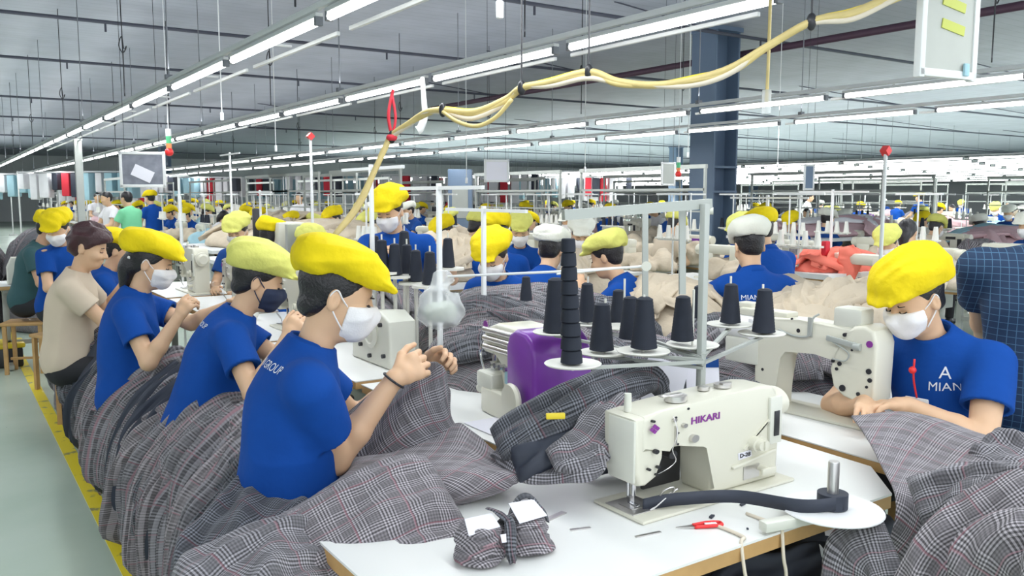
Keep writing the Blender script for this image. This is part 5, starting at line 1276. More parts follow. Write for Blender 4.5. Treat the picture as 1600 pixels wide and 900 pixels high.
# man in navy checked shirt at the right edge
def check_mat():
    m = bpy.data.materials.new('navy_checked_shirting'); m.use_nodes = True; N = m.node_tree.nodes; L = m.node_tree.links; b = N['Principled BSDF']; b.inputs['Roughness'].default_value = .85
    tc = N.new('ShaderNodeTexCoord'); outs = []
    for ax in ('Z', 'DIAGONAL'):
        w = N.new('ShaderNodeTexWave'); w.bands_direction = ax if ax == 'Z' else 'Y'; w.inputs['Scale'].default_value = 15; w.inputs['Distortion'].default_value = 0.05; w.inputs['Detail Scale'].default_value = 2
        L.new(tc.outputs['Object'], w.inputs['Vector']); g = N.new('ShaderNodeMath'); g.operation = 'GREATER_THAN'; g.inputs[1].default_value = .98; L.new(w.outputs['Fac'], g.inputs[0]); outs.append(g.outputs[0])
    mx = N.new('ShaderNodeMath'); mx.operation = 'MAXIMUM'; L.new(outs[0], mx.inputs[0]); L.new(outs[1], mx.inputs[1])
    c = N.new('ShaderNodeMix'); c.data_type = 'RGBA'; c.inputs['A'].default_value = (.012, .035, .085, 1); c.inputs['B'].default_value = (.06, .14, .24, 1); L.new(mx.outputs[0], c.inputs['Factor']); L.new(c.outputs['Result'], b.inputs['Base Color']); return m
CHECK = check_mat()
mp = place('man in navy checked shirt standing at the right edge', (1664, 262), 2.95, R(38), None, .05, off=.05, stand=True, male=True, res=.007, hl=(1560, 600, 3.6), hr=(1700, 600, 3.5), cap=None, mask=None, shirt=CHECK, head=(0, .3, 0), seed=61, fat=1.22, shoulder_w=.222, scale=1.14)
# workers in the middle distance
WS = [('woman in blue polo seen from behind wearing an off-white cap, lettering across the back', (1172, 385), 4.6, R(60), .12, dict(cap=WCAP, mask=None, hl=(1130, 450, 4.9), hr=(1215, 455, 4.8), pole_l=(-.2, 1, -.6), pole_r=(-.2, -1, -.6)), 'MIAN GROUP', True),
      ('woman in blue polo and lime cap bent to the left behind the cones', (948, 400), 4.9, R(118), .42, dict(cap=LIME, mask=None, hl=(905, 455, 4.9), hr=(930, 470, 4.7)), 'MIAN GROUP', True),
      ('woman in blue polo with white cap bent to the right behind the tower of cones', (862, 390), 5.3, R(30), .45, dict(cap=WCAP, mask=MASKW), 'MIAN', True),
      ('woman with lime-yellow cap looking down in front of the white pole', (772, 398), 4.7, R(215), .30, dict(cap=YEL, mask=MASKW, head=(0, .5, 0)), None, True),
      ('worker in bright yellow cap right behind the lime-yellow cap in the centre', (776, 365), 6.0, R(60), .2, dict(cap=YEL, mask=None), None, True),
      ('dark-haired man with tilted yellow cap and navy shirt behind the lime cap', (425, 372), 6.3, R(20), .3, dict(cap=YEL, shirt=BLUE2, mask=None, male=True), None, True),
      ('worker in pale cap facing the camera beyond the navy-masked woman', (372, 362), 7.0, R(230), .2, dict(cap=LIME, shirt=BLUE2, mask=MASKW), None, True),
      ('worker in lime cap just behind the nearest yellow cap', (487, 385), 6.0, R(40), .3, dict(cap=LIME, mask=None), None, True),
      ('worker in pale yellow cap and white mask facing the camera left of centre', (812, 362), 7.0, R(235), .15, dict(cap=LIME, mask=MASKW), None, True),
      ('worker with brimmed cap and white mask facing the camera behind the tower of cones', (908, 368), 6.8, R(235), .15, dict(cap=WCAP, mask=MASKW, shirt=BEIGE), None, True),
      ('worker in blue polo with back turned at the far right', (1530, 352), 12.0, R(55), .15, dict(cap=WCAP, mask=None), None, True),
      ('worker in bright yellow cap behind the white-capped woman on the right', (1190, 360), 6.0, R(80), .2, dict(cap=YEL, mask=None), None, True)]
midp = []
STOOLS = []
for lb, px, d, rz, ln, kw, tx, sit in WS:
    kw = dict(kw); hd = kw.pop('head', (0, .38, 0))
    w = place(lb, px, d, rz, None, ln, res=.0085, head=hd, seed=len(lb), **kw); midp.append(w)
    if tx: print_on(w, tx, .036, tuple(w['P'] + w['sd'] * .37 - w['fw'] * .4), tuple(-w['fw']), tuple(w['sd']), WHITEINK, lift=.006)
# ================================================================ the rest of the hall: sewing lines receding into the distance
def merged(root, name):
    """one mesh out of a thing and its parts (for things far away)"""
    bpy.context.view_layer.update()
    V = []; polys = []; mi = []; mats = []; off = 0
    def walk(o):
        nonlocal off
        if o.type == 'MESH':
            M = root.matrix_world.inverted() @ o.matrix_world
            co = np.empty(len(o.data.vertices) * 3, dtype=np.float32); o.data.vertices.foreach_get('co', co); co = co.reshape(-1, 3)
            Mn = np.array(M); co = co @ Mn[:3, :3].T + Mn[:3, 3]; V.append(co)
            ids = []
            for m in o.data.materials:
                if m not in mats: mats.append(m)
                ids.append(mats.index(m))
            for p in o.data.polygons: polys.append([i + off for i in p.vertices]); mi.append(ids[p.material_index])
            off += len(co)
        for c in list(o.children): walk(c)
    walk(root)
    me = bpy.data.meshes.new(name); me.from_pydata(np.vstack(V).tolist(), [], polys); me.update()
    for m in mats: me.materials.append(m)
    me.polygons.foreach_set('material_index', mi); me.polygons.foreach_set('use_smooth', [True] * len(polys)); me.set_sharp_from_angle(angle=math.radians(50))
    def kill(o):
        for c in list(o.children): kill(c)
        bpy.data.objects.remove(o)
    kill(root)
    return me
FARP = []
for i, (sh, cp, mk, ln, hp, hs) in enumerate([(BLUE, YEL, None, .25, .45, 'low'), (BLUE, LIME, MASKW, .35, .5, 'low'), (BLUE2, WCAP, MASKW, .12, .3, 'short'), (WHITEC, None, None, .2, .4, 'bun'), (BLUE, YEL, MASKW, .15, .3, 'low'), (LBLUE, LIME, MASKW, .3, .4, 'low'), (PINKFAB, YEL, None, .3, .4, 'low'), (BEIGE, LIME, MASKW, .2, .5, 'low')]):
    r = person('x', (0, 0, 0), 0, seat=.50, lean=ln, head=(0, hp, 0), res=.0125, shirt=sh, cap=cp, mask=mk, hairstyle=hs, seed=100 + i)
    FARP.append((merged(r['root'], 'person'), {id(BLUE): 'blue polo', id(BLUE2): 'navy top', id(WHITEC): 'white top', id(LBLUE): 'light blue top', id(PINKFAB): 'pink top', id(BEIGE): 'beige top'}[id(sh)], {id(YEL): 'yellow cap', id(LIME): 'lime cap', id(WCAP): 'off-white cap', id(None): 'bare head'}[id(cp)]))
FARS = []
for i, (sh, cp) in enumerate([(WHITEC, None), (GREENC, None), (BLUE, YEL), (REDC, None)]):
    r = person('x', (0, 0, 0), 0, seat=.84, lean=.05, head=(0, .2, 0), res=.0125, shirt=sh, cap=cp, mask=None, stand=True, seed=140 + i, hl=(.35, .15, .95), hr=(.35, -.15, .95))
    FARS.append((merged(r['root'], 'person'), ['white shirt', 'mint green shirt', 'blue polo and yellow cap', 'red shirt'][i]))
def far_machine(ac):
    b = MB(); b.box((.19, 0, .006), (.5, .18, .012)); b.box((.18, 0, .28), (.46, .11, .09), bev=.02); b.box((.32, 0, .13), (.17, .11, .26), bev=.02); b.box((0, 0, .21), (.08, .12, .20), bev=.02).cyl((.40, 0, .27), (.47, 0, .27), .05, seg=14)
    b.mi = 1; b.cyl((0, 0, .12), (0, 0, .02), .006, seg=6).box((.25, -.058, .27), (.12, .006, .03)).box((.36, -.058, .2), (.05, .008, .12))
    o = b.build('sewing_machine', [IVORY, ac]); me = o.data; bpy.data.objects.remove(o); return me
FARM = [far_machine(DARKM), far_machine(PURPLE)]
def far_table():
    b = MB(); b.box((0, 0, .745), (.60, 1.15, .03))
    b.mi = 1; b.box((0, 0, .72), (.59, 1.14, .02)); b.mi = 2
    for s in (-1, 1): b.box((0, s * .42, .36), (.05, .05, .70)).box((0, s * .42, .03), (.5, .05, .05))
    b.box((0, 0, .3), (.03, .85, .04)).box((.05, .1, .62), (.25, .3, .16))
    o = b.build('work_table', [TABLE, PLY, FRAME]); me = o.data; bpy.data.objects.remove(o); return me
FART = far_table()
def far_stand(th):
    b = MB(); b.cyl((0, 0, 0), (0, 0, .80), .009, seg=6).box((0, 0, .80), (.02, .46, .02)).box((0, 0, .36), (.02, .40, .015))
    b.mi = 1
    for s in (-.18, -.06, .06, .18): b.cyl((0, s, .365), (0, s, .38), .05, seg=10)
    b.mi = 2
    for s in (-.18, -.06, .06, .18): b.cyl((0, s, .38), (0, s, .50), .030, .018, seg=10)
    o = b.build('thread_stand', [WFRAME, DISC, th]); me = o.data; bpy.data.objects.remove(o); return me
FARST = [far_stand(WTHREAD), far_stand(THREAD)]
def blob(mats_, seed, r=(.3, .42, .22)):
    F = Field((-r[0] * 1.2, -r[1] * 1.2, -.01), (r[0] * 1.2, r[1] * 1.2, r[2] * 1.5), .026)
    rg = random.Random(seed)
    for k in range(6): F.capsule((rg.uniform(-.8, .3) * r[0], rg.uniform(-.8, .8) * r[1], rg.uniform(0, .6) * r[2]), (rg.uniform(-.3, .8) * r[0], rg.uniform(-.8, .8) * r[1], rg.uniform(.2, .8) * r[2]), .09, .07, .04)
    F.rough(.034, 26, seed, ridge=True); F.cut((0, 0, 0), (0, 0, -1)); V, Q = F.nets()
    o = mesh_np('fabric_heap', V, Q, mats_, None, True, V[:, :2] + V[:, 2:3] * .5); me = o.data; bpy.data.objects.remove(o); return me
FARH = [('cream', blob(CREAMFAB, 1)), ('cream', blob(CREAMFAB, 2)), ('grey plaid', blob(PLAID[1], 3)), ('pink', blob(PINKFAB, 4)), ('white', blob(WHITEC, 5)), ('dark', blob(LINING, 6)), ('light blue', blob(LBLUE, 7))]
def far_frame():
    b = MB()
    for s in (-1, 1): b.box((0, s * 1.2, .95), (.03, .03, 1.9))
    b.box((0, 0, 1.9), (.04, 2.44, .05)).box((0, 0, 1.62), (.03, 2.4, .03)).box((0, 0, 1.35), (.02, 2.4, .02))
    o = b.build('overhead_frame', FRAME); me = o.data; bpy.data.objects.remove(o); return me
FARF = far_frame()
def far_rack(cols, seed):
    rg = random.Random(seed); b = MB()
    for s in (-1, 1): b.box((0, s * .9, .95), (.03, .03, 1.9)).box((0, s * .9, .03), (.5, .04, .05))
    b.box((0, 0, 1.88), (.03, 1.84, .03))
    for k in range(6):
        b.mi = 1 + rg.randrange(len(cols)); y = -.72 + k * .29; h = rg.uniform(.35, .7); b.box((0, y, 1.85 - h / 2), (.36, rg.uniform(.14, .27), h), (0, 0, rg.uniform(-.2, .2)), .02)
    o = b.build('garment_rack', [WFRAME] + cols); me = o.data; bpy.data.objects.remove(o); return me
FARR = [far_rack([REDC, LINING, WHITEC, WHITEC, PINKFAB], 1), far_rack([LINING, WHITEC, WHITEC, FRAME, REDC], 2), far_rack([WHITEC, LBLUE, PINKFAB], 3)]
def inst(me, name, loc, rz, label, cat, group, sc=1.0):
    o = bpy.data.objects.new(name, me); COL.objects.link(o); o.location = loc; o.rotation_euler = (0, 0, rz); o.scale = (sc,) * 3 if not isinstance(sc, tuple) else sc
    return tag(o, label, cat, group)
def pix(x, y, z=1.0):
    q = np.array((x, y, z)) - _C; w = q @ _F
    return (800 + FPX * (q @ _R) / w, 450 - FPX * (q @ _U) / w, w) if w > .1 else (0, 0, w)
def zone(px, d):
    if px < 420: z = 'at far left'
    elif px < 700: z = 'left of the standing man' if px < 600 else 'around the standing man'
    elif px < 1060: z = 'behind the thread stand'
    elif px < 1300: z = 'right of the column'
    else: z = 'at far right'
    dd = 'nearer' if d < 11 else 'middle' if d < 19 else 'farthest'
    return '%s, %s rows' % (z, dd)
rg = random.Random(77)
LINES = [(3.55, 0), (4.75, 1), (6.1, 0), (7.4, 1), (8.6, 0), (10.3, 1), (11.8, 0), (13.4, 1), (15.2, 0), (17, 1), (19, 0), (21.3, 1), (24, 0), (27, 1), (30, 0), (34, 1), (38, 0), (43, 1)]
cnt = dict(t=0, p=0)
hero = [pix(w_['root'].location.x, w_['root'].location.y, 1.1) for w_ in midp + [wm, wr, mp, w5, w6, w7]]
heroloc = [w_['root'].location for w_ in midp + [wm, wr, mp, w5, w6, w7]]
for lx, fl in LINES:
    step = 1.45 if lx < 12 else 2.1 if lx < 22 else 3.0
    y = 1.2
    while y < 50:
        y += step; px, py, d = pix(lx, y)
        if px < -60 or px > 1660 or d < (6.2 if px < 1200 else 6.6) or (px < 420 and lx < 4 and d < 9): continue
        if d > 34 or (abs(lx - 9.35) < 1.1 and abs(y - 8.6) < .8) or (abs(lx - 30) < 1.1 and abs(y - 12) < .8) or (abs(lx - 30) < 1.1 and abs(y - 30) < .8): continue
        if any((h.x - lx) ** 2 + (h.y - y) ** 2 < .9 for h in heroloc): continue
        zn = zone(px, d); sg = 1 if fl else -1
        inst(FART, 'work_table', (lx, y, 0), 0, 'white sewing table %s' % zn, 'table', 'sewing tables ' + zn)
        cnt['t'] += 1
        m = rg.randrange(2) if px > 900 else 0
        if rg.random() < .75 and d < 26: inst(FARM[m], 'sewing_machine', (lx, y + .25 * sg, .76), -PI / 2 * sg, '%s sewing machine %s' % (['ivory', 'ivory and purple'][m], zn), 'sewing machine', 'sewing machines ' + zn)
        if rg.random() < .85: 
            k = 0 if rg.random() < .8 else 1
            inst(FARST[k], 'thread_stand', (lx + .22 * sg, y + .35, .76), 0, 'slim stand with %s cones %s' % (['white', 'navy'][k], zn), 'thread stand', 'thread stands ' + zn)
        if rg.random() < .88:
            w_ = [5, 5, 1, .4, 1.2, .3, .2] if px < 1150 else [1.5, 1.5, 2, 3, 1.5, 1.5, 1.5]
            k = rg.choices(range(7), w_)[0]
            inst(FARH[k][1], 'fabric_heap', (lx - .1 * sg, y - .35, .76), rg.uniform(0, 6), 'heap of %s fabric %s' % (FARH[k][0], zn), 'fabric', 'fabric heaps ' + zn, rg.uniform(.7, 1.15))
        if rg.random() < .62:
            w_ = [3, 2, 2, 1, 3, .7, .5, .8]; k = rg.choices(range(8), w_)[0]; me, a, b = FARP[k]
            inst(me, 'person', (lx - .62 * sg, y, 0), (0 if sg > 0 else PI) + rg.uniform(-.35, .35), 'seated worker in %s and %s %s' % (a, b, zn), 'person', 'seated workers ' + zn, rg.uniform(.94, 1.04))
            cnt['p'] += 1
        if rg.random() < .24 and d > 11: inst(FARF, 'overhead_frame', (lx + .35 * sg, y, 0), 0, 'white steel frame standing over the tables %s' % zn, 'frame', 'steel frames ' + zn)
# racks of hanging garments across the far end, on the left and centre
for k in range(20):
    px = -20 + k * 51; d = rg.uniform(22, 34)
    p = at_d(px, 300, d); zn = zone(px, 30)
    if not (p.x < 60 and p.y < 56): continue
    c = rg.randrange(3); inst(FARR[c], 'garment_rack', (p.x, p.y, 0), -YAW + PI / 2, 'rack of hanging %s garments %s' % (['red and dark', 'red and navy', 'pink and white'][c], zn), 'garment rack', 'garment racks ' + zn, (1, 1, 1.15))
for i, (px, d, k) in enumerate(((175, 15, 0), (205, 13.5, 1), (240, 16, 2), (150, 22, 0), (470, 19, 0), (700, 22, 3), (1260, 24, 0), (1440, 22, 2))):
    p = at_d(px, 320, d); me, a = FARS[k]
    inst(me, 'person', (p.x, p.y, 0), rg.uniform(0, 6), 'person in %s standing %s' % (a, ['far left, nearest the aisle', 'far left between two others in white and blue', 'far left behind the hanging board', 'at the far left end of the hall', 'beyond the navy-masked woman', 'behind the standing man', 'right of the blue column', 'far behind the woman on the right'][i]), 'person', None)
# large plaid heap at the far left of the aisle and table with pedestal beside it
heap((-.1, 12.6, 0), (.95, 1.9, 1.25), 30, G3, 'grey plaid garment in the tall heap at the left edge beyond the aisle', 'tall heap at the left edge', seed=77, w=(.2, .35), t=(.06, .1), az=.5, seg=24, nn=20)
heap((1.1, 11.6, 0), (.6, 1.2, 1.15), 14, G3, 'grey garment in the heap behind the green-shirted worker', 'heap behind the green-shirted worker', seed=78, w=(.2, .3), t=(.06, .1), az=.5, seg=24, nn=20)
tb = table('work_table', 'white table with grey pedestal legs at the left beside the aisle', .28, 1.1, 8.55, 9.1, .76)
q = MB().prism([(-.14, 0), (.14, 0), (.14, .18), (.09, .24), (-.10, .24), (-.14, .15)], -.07, .07, Matrix.Rotation(PI / 2, 4, 'X'), .02).build('machine_cover', IVORY2); q.location = (.62, 8.75, .76); tag(q, 'pale boxy machine cover on the pedestal table by the aisle', 'machine cover')
stl = thing('stool', 'small pale stool at the left edge beside the pedestal table', 'stool', (.15, 8.7, 0)); MB().box((0, 0, .44), (.35, .3, .03), bev=.01).build('seat', PLY, stl)
for sx in (-1, 1):
    for sy in (-1, 1): MB().box((sx * .14, sy * .11, .215), (.03, .03, .43)).build('leg', WFRAME, stl)
# cream heaps and coral cloth in the middle distance
CR = [CREAMFAB]
for (px, py, d, rad, n, m, lb, gp, sd) in [
    (1320, 505, 3.9, (.40, .48, .34), 13, CR, 'cream garment in the big pile between the servo motor and the yellow cap', 'big cream pile on the right', 201),
    (1240, 480, 4.6, (.36, .45, .24), 8, CR, 'cream garment behind the back of the off-white-capped woman', 'cream pile behind the off-white cap', 202),
    (1050, 478, 4.7, (.26, .45, .30), 9, CR, 'cream garment heaped right of the bent woman in the lime cap', 'cream pile beside the lime cap', 203),
    (905, 425, 6.2, (.3, .4, .26), 8, CR, 'cream garment behind the tower of cones', 'cream pile behind the tower', 204),
    (700, 400, 6.2, (.5, .45, .26), 9, CR, 'cream garment in the pile right of the standing man', 'cream pile beside the standing man', 205),
    (510, 372, 9.0, (1.1, .9, .35), 14, CR, 'cream garment in the wide pile left of the standing man', 'wide cream pile left of the standing man', 206),
    (450, 355, 12.0, (1.3, .9, .4), 12, CR, 'cream garment in the far pile above the lime cap', 'far cream pile', 207),
    (1310, 405, 7.2, (.55, .30, .14), 6, [CORAL], 'coral cloth draped over a machine right of the blue column', 'coral cloths', 208),
    (1300, 352, 12.0, (1.4, .7, .22), 9, [PINKFAB, WHITEC], 'pink garment in the long pile right of the blue column', 'long pink pile', 209),
    (1560, 370, 11, (.9, .7, .25), 8, [PINKFAB, LBLUE, CREAMFAB], 'mixed pale garment in the pile near the right edge', 'mixed pile near the right edge', 210)]:
    v = at_d(px, py, d); zb = max(.70, v.z - rad[2] * .6); heap((v.x, v.y, zb), rad, n, m, lb, gp, seed=sd, w=(.14, .24), t=(.05, .08), seg=22, nn=20)
    b = MB().box((0, 0, zb - .02), (rad[0] * 2, rad[1] * 2, .04))
    for sx in (-1, 1):
        for sy in (-1, 1): b.box((sx * rad[0] * .9, sy * rad[1] * .9, (zb - .04) / 2), (.04, .04, zb - .04))
    o = b.build('packing_table', WFRAME); o.location = (v.x, v.y, 0); tag(o, 'plain stand under the %s' % gp, 'table')
tag(cloth_strand('coral_cloth', [at_d(1322, 385, 6.8), at_d(1328, 410, 6.8), at_d(1318, 445, 6.8)], .16, .05, 4, CORAL, [Vector((-.6, -.6, .2))] * 3, n=20, seg=20), 'coral cloth hanging down in front of the coral-covered machine', 'cloth')
tag(MB().box((0, 0, 0), (.06, .05, .12), bev=.01).build('red_spool_box', REDC), 'small red box at the end of the coral cloth', 'box').location = at_d(1290, 388, 6.9)
# horizontal long-arm machine in the centre, behind the plaid heap
la = thing('long_arm_machine', 'pale long-arm machine lying across behind the plaid heap', 'sewing machine', at_z(765, 455, .80), -YAW)
la.location.z = .76
MB().cyl((-.22, 0, .20), (.22, 0, .24), .055, seg=20).ball((-.22, 0, .20), .055).box((.05, 0, .10), (.42, .16, .08), bev=.02).box((.20, 0, .12), (.16, .14, .24), bev=.02).build('arm', IVORY2, la)
MB().box((-.02, -.01, .01), (.5, .2, .02)).build('bed', DARKM, la)
# blue-grey steel cabinet in the middle distance
cbn = thing('steel_cabinet', 'tall blue-grey steel cabinet behind the standing man', 'cabinet', at_d(720, 330, 15), -YAW); cbn.location.z = 0
MB().box((0, 0, 1.0), (.42, .4, 2.0), bev=.01).build('body', BLUESTEEL, cbn); MB().box((.0, -.205, 1.4), (.28, .01, .5)).build('notice', FRAME, cbn)

# ================================================================ overhead: hose, boards, switches, signals
hp = [(520, 372, 2.95), (560, 318, 2.98), (600, 235, 3.0), (612, 212, 3.0), (640, 192, 2.95), (665, 176, 2.9), (692, 172, 2.85), (740, 175, 2.8), (790, 155, 2.75), (815, 137, 2.7), (860, 128, 2.66), (920, 112, 2.6), (965, 127, 2.55), (1020, 133, 2.5), (1080, 125, 2.45), (1140, 107, 2.4), (1200, 72, 2.35), (1268, 34, 2.3), (1330, 20, 2.28), (1400, -8, 2.25), (1480, -40, 2.2)]
hz = thing('air_hose', 'bundle of yellow hoses and cables looped across below the lights', 'hose', at_d(*hp[0]))
hz.location = (0, 0, 0)
for k, (dx, dy, r, m) in enumerate(((0, 0, .011, YROPE), (3, 4, .009, YROPE), (-2, 8, .008, CREAMCORD), (2, -3, .006, YPAINT))):
    MB().tube([at_d(px + dx * (1 if i % 2 else -.5), py + dy * (1.3 if i > 4 else .4) * (.5 + .5 * math.sin(i * 1.7 + k)), d) for i, (px, py, d) in enumerate(hp)], r, 8, 6).build('hose' if k < 2 else 'cable', m, hz, smooth=True)
MB().tube([at_d(*p) for p in ((692, 175, 2.84), (715, 190, 2.8), (745, 197, 2.78), (775, 183, 2.75), (800, 155, 2.72))], .007, 8, 6).build('hanging_loop', YROPE, hz, smooth=True)
b = MB()
for px, py, d in ((692, 172, 2.85), (815, 137, 2.7), (920, 112, 2.6), (1268, 34, 2.3), (612, 214, 3.0)): b.ball(at_d(px, py, d), (.014, .014, .024))
b.build('tape_tie', BLACKP, hz)
b = MB()
for px, py, d in ((815, 137, 2.7), (920, 112, 2.6), (1268, 34, 2.3)):
    v = at_d(px, py, d); b.cyl(v, (v.x, v.y, CZ), .003, seg=5)
b.build('hanging_wire', DARKM, hz)
rb = thing('red_ribbon', 'red ribbon tying the yellow hose to the second light row', 'ribbon', (0, 0, 0))
MB().tube([at_d(612, 215, 3.0), at_d(607, 180, 3.0), at_d(612, 150, 3.02), at_d(614, 140, 3.02)], .006, 6, 5).tube([at_d(612, 215, 3.0), at_d(618, 185, 3.0), at_d(613, 150, 3.02)], .005, 6, 5).build('loop', REDC, rb, smooth=True)
MB().ball(at_d(612, 215, 3.0), (.02, .02, .014)).build('knot', REDC, rb)
tag(MB().tube([at_d(660, 122, 3.05), at_d(663, 165, 3.0), at_d(664, 180, 3.0), at_d(657, 200, 3.0), at_d(652, 204, 3.0)], lambda t: .008 + .008 * t, 8, 5).build('twisted_cord', WPLAS, smooth=True), 'white twisted cord hanging beside the red ribbon', 'cord')
yr = thing('hanging_rope', 'thin yellow rope hanging with a clear bottle end at the upper right', 'rope', at_d(1198, 150, 2.9))
MB().tube([(0, 0, -.02), (.003, 0, .3), (0, 0, 1.9)], .006, 6, 4).build('rope', YROPE, yr, smooth=True)
MB().cyl((0, 0, -.06), (0, 0, .02), .016, seg=14).build('clear_end', CLEARBAG, yr)
def pull(px, py0, py1, d, lb, m=WPLAS, ln=None):
    a = at_d(px, py1, d); t = thing('pull_switch', lb, 'pull switch', a); top = CZ - a.z
    MB().cyl((0, 0, .02), (0, 0, max(top, .1)), .0035, seg=6).build('cord', WFRAME, t); MB().box((0, 0, 0), (.022, .018, .055), bev=.006).build('switch', m, t); return t
for i, (px, a, b_, d) in enumerate(((347, 102, 182, 5.6), (431, 192, 232, 7.2), (1075, 175, 242, 8.5), (914, 212, 265, 8.5), (1215, 200, 258, 9), (729, 248, 282, 8), (781, -30, 15, 2.6))):
    pull(px, a, b_, d, ['white pull switch hanging left, below the leftmost light row', 'small white pull switch below the second light row', 'white pull switch hanging left of the blue column', 'small white pull switch in the upper centre', 'white pull switch hanging right of the blue column', 'white pull switch above the steel cabinet', 'white switch hanging at the top edge of the picture'][i])
def board(name, px, py, d, w, h, lb, m, rz=0, legs=.5):
    v = at_d(px, py, d); t = thing(name, lb, 'board', v, -YAW * .6 + rz)
    MB().box((0, 0, 0), (w, .012, h)).build('panel', m, t)
    b = MB()
    for s in (-1, 1): b.box((s * w / 2, 0, 0), (.022, .022, h + .03), bev=.003).box((0, 0, s * h / 2), (w + .02, .022, .022), bev=.003)
    b.build('frame', WFRAME, t); b = MB()
    for s in (-1, 1): b.cyl((s * w * .4, 0, h / 2), (s * w * .4, 0, CZ - v.z), .002, seg=5)
    b.build('hanging_wire', DARKM, t); return t
b1 = board('hanging_board', 1482, 30, 2.35, .225, .30, 'white hanging board with two yellow-green strips at the upper right', mat('grey_white_sheet', (.46, .47, .43), .6, var=.1), .25)
for z in (-.022, .040): MB().box((.012, -.008, z), (.098, .003, .026), (0, .16, 0)).build('yellow_strip', mat('chartreuse_tape', (.52, .55, .10), .6), b1)
MB().box((.07, -.014, -.135), (.022, .008, .035), bev=.003).build('blue_clip', LBLUE, b1)
b2 = board('hanging_board', 223, 265, 6.5, .31, .25, 'dark mottled hanging board with a tilted white sheet at the left', mat('mottled_grey_sheet', (.20, .21, .25), .6, var=.5, vscale=16), 0, 2.0)
MB().box((.0, -.009, -.03), (.15, .003, .09), (0, .45, 0)).build('white_sheet', PAPER, b2)
b3 = board('hanging_board', 776, 267, 8, .22, .19, 'small pale hanging sign above the centre tables', PAPER, 0, .5)
b4 = board('hanging_board', 1044, 272, 10, .16, .25, 'small grey hanging sign left of the blue column', FRAME, 0, .5)
b5 = board('hanging_board', 1264, 277, 10, .12, .28, 'narrow dark grey hanging sign right of the blue column', BLUESTEEL, 0, .5)
for i, (px, py, d) in enumerate(((264, 228, 7.0), (1060, 265, 9.5))):
    v = at_d(px, py, d); t = thing('signal_lamp', ['green and red signal lamp hanging at the left', 'small green and red signal lamp near the blue column'][i], 'signal lamp', v)
    MB().cyl((0, 0, .02), (0, 0, .08), .022, seg=14).build('green_lens', GREENL, t); MB().cyl((0, 0, .08), (0, 0, .14), .022, seg=14).cyl((0, 0, .14), (0, 0, CZ - v.z), .003, seg=6).build('white_cap', WPLAS, t)
    MB().cyl((0, 0, -.02), (0, 0, .02), .022, seg=14).build('amber_lens', mat('amber_lens', (.8, .25, .08), .4), t); MB().ball((0, 0, -.05), .035).build('red_bell', REDP, t)
for i, (px, py, py2, d) in enumerate(((485, 215, 330, 7.5), (1384, 238, 420, 5.8))):
    v = at_d(px, py, d); t = thing('marker_pole', ['thin white pole with red top left of the hose', 'thin white pole with red top left of the woman on the right'][i], 'pole', (v.x, v.y, 0))
    MB().cyl((0, 0, 0), (0, 0, v.z), .013, seg=10).cyl((0, 0, 0), (0, 0, .02), .12, seg=18).build('pole', WFRAME, t); MB().box((0, 0, v.z + .01), (.05, .05, .05), (0, .785, 0)).build('red_top', REDP, t)
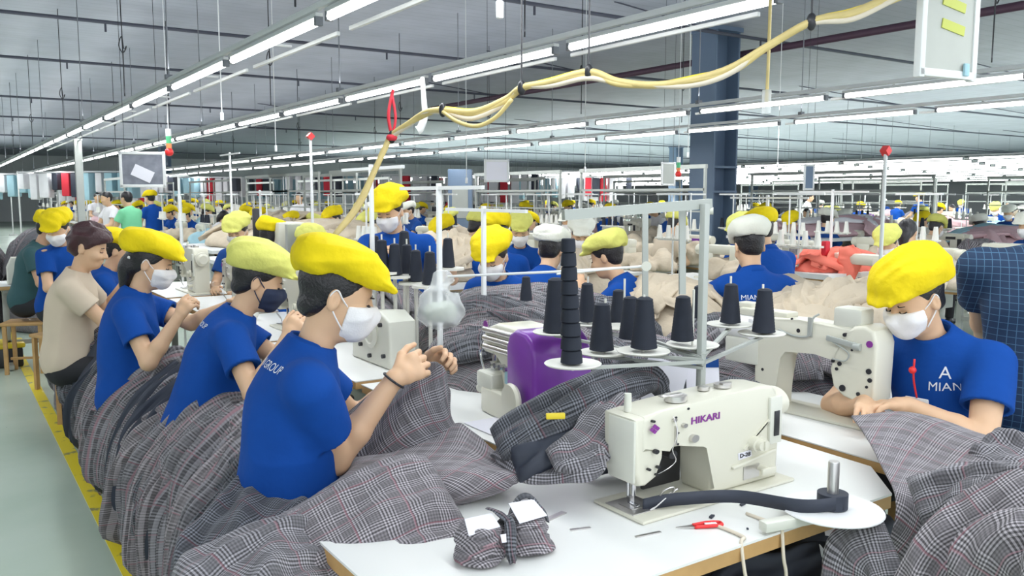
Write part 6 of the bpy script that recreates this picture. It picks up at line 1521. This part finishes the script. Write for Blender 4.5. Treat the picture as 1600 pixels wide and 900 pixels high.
# slim white posts of the thread racks among the near lines
for i, (px, py, d, top) in enumerate(((687, 440, 3.6, 1.60), (756, 440, 4.0, 1.50), (282, 350, 8, 1.75), (127, 330, 10, 2.2), (407, 330, 8.5, 1.6), (582, 400, 4.2, 1.7), (362, 330, 9, 2.0), (1199, 330, 6.2, 1.55), (1300, 330, 7.5, 1.6))):
    v = at_d(px, py, d); t = thing('rack_post', 'slim white post %s' % ['right of the standing man, above the clear bag', 'in front of the lime-yellow cap in the centre', 'between the bun woman and the hanging board', 'thick, rising beyond the boy in beige', 'above the navy-masked woman', 'in front of the standing man', 'left of the navy-masked woman, far back', 'beside the off-white-capped woman', 'behind the coral cloth'][i], 'post', (v.x, v.y, 0))
    w_ = .05 if i == 3 else .012
    MB().box((0, 0, top / 2), (w_ * 1.6, w_ * 1.6, top), bev=.002).box((0, 0, .01), (.18, .18, .02)).build('post', FRAME if i == 3 else WFRAME, t)
    MB().box((0, 0, top - .02), (.015, .7, .015)).build('rail', WFRAME, t)
# navy cones standing on the white trays between the two left lines
k = 0
tr = thing('cone_rack', 'white tray rack carrying navy cones left of the clear bag', 'thread stand', at_d(650, 440, 4.0)); tr.location.z = .76
bz = at_z(650, 442, 1.17).z
for (px, py, d) in [(597, 424, 4.1), (617, 430, 4.1), (636, 430, 4.2), (650, 440, 4.1), (672, 445, 3.9), (585, 415, 4.3), (632, 408, 4.3), (700, 418, 4.4)]:
    v = at_d(px, py, d); o = cn.copy(); COL.objects.link(o); o.location = v; o.scale = (1.05, 1.05, 1.1); o['group'] = 'navy cones in front of the standing man'; k += 1
    o['label'] = 'navy cone in front of the standing man, %s of that group' % ['second from left', 'third from left', 'front middle', 'front, right of middle', 'front right', 'leftmost', 'back middle', 'rightmost'][k - 1]
    l = Vector(v) - tr.location; MB().cyl((l.x, l.y, l.z - .012), (l.x, l.y, l.z), .085, seg=20).cyl((l.x, l.y, l.z), (l.x, l.y, l.z + .18), .004).box((l.x, l.y, l.z / 2), (.014, .014, l.z)).build('cone_tray', DISC, tr)

# stools under every seated worker
def stool_mesh():
    b = MB(); b.box((0, 0, .44), (.34, .30, .03), bev=.01)
    for sx in (-1, 1):
        for sy in (-1, 1): b.box((sx * .14, sy * .12, .215), (.03, .03, .43))
    b.box((0, 0, .12), (.28, .02, .02)); o = b.build('stool', PLY); me = o.data; bpy.data.objects.remove(o); return me
STM = stool_mesh()
for o in list(COL.objects):
    if o.name.startswith('person') and o.get('category') == 'person' and ' standing ' not in o['label'] and 'standing man' not in o['label'][:14]:
        px, py, d = pix(o.location.x, o.location.y, .5)
        if o.location.x < 1.25 and o.location.y < 6: continue
        zn = zone(px, d); h_ = 1.0
        inst(STM, 'stool', (o.location.x, o.location.y, 0), o.rotation_euler.z, 'small wooden stool under a worker %s' % zn, 'stool', 'stools ' + zn)
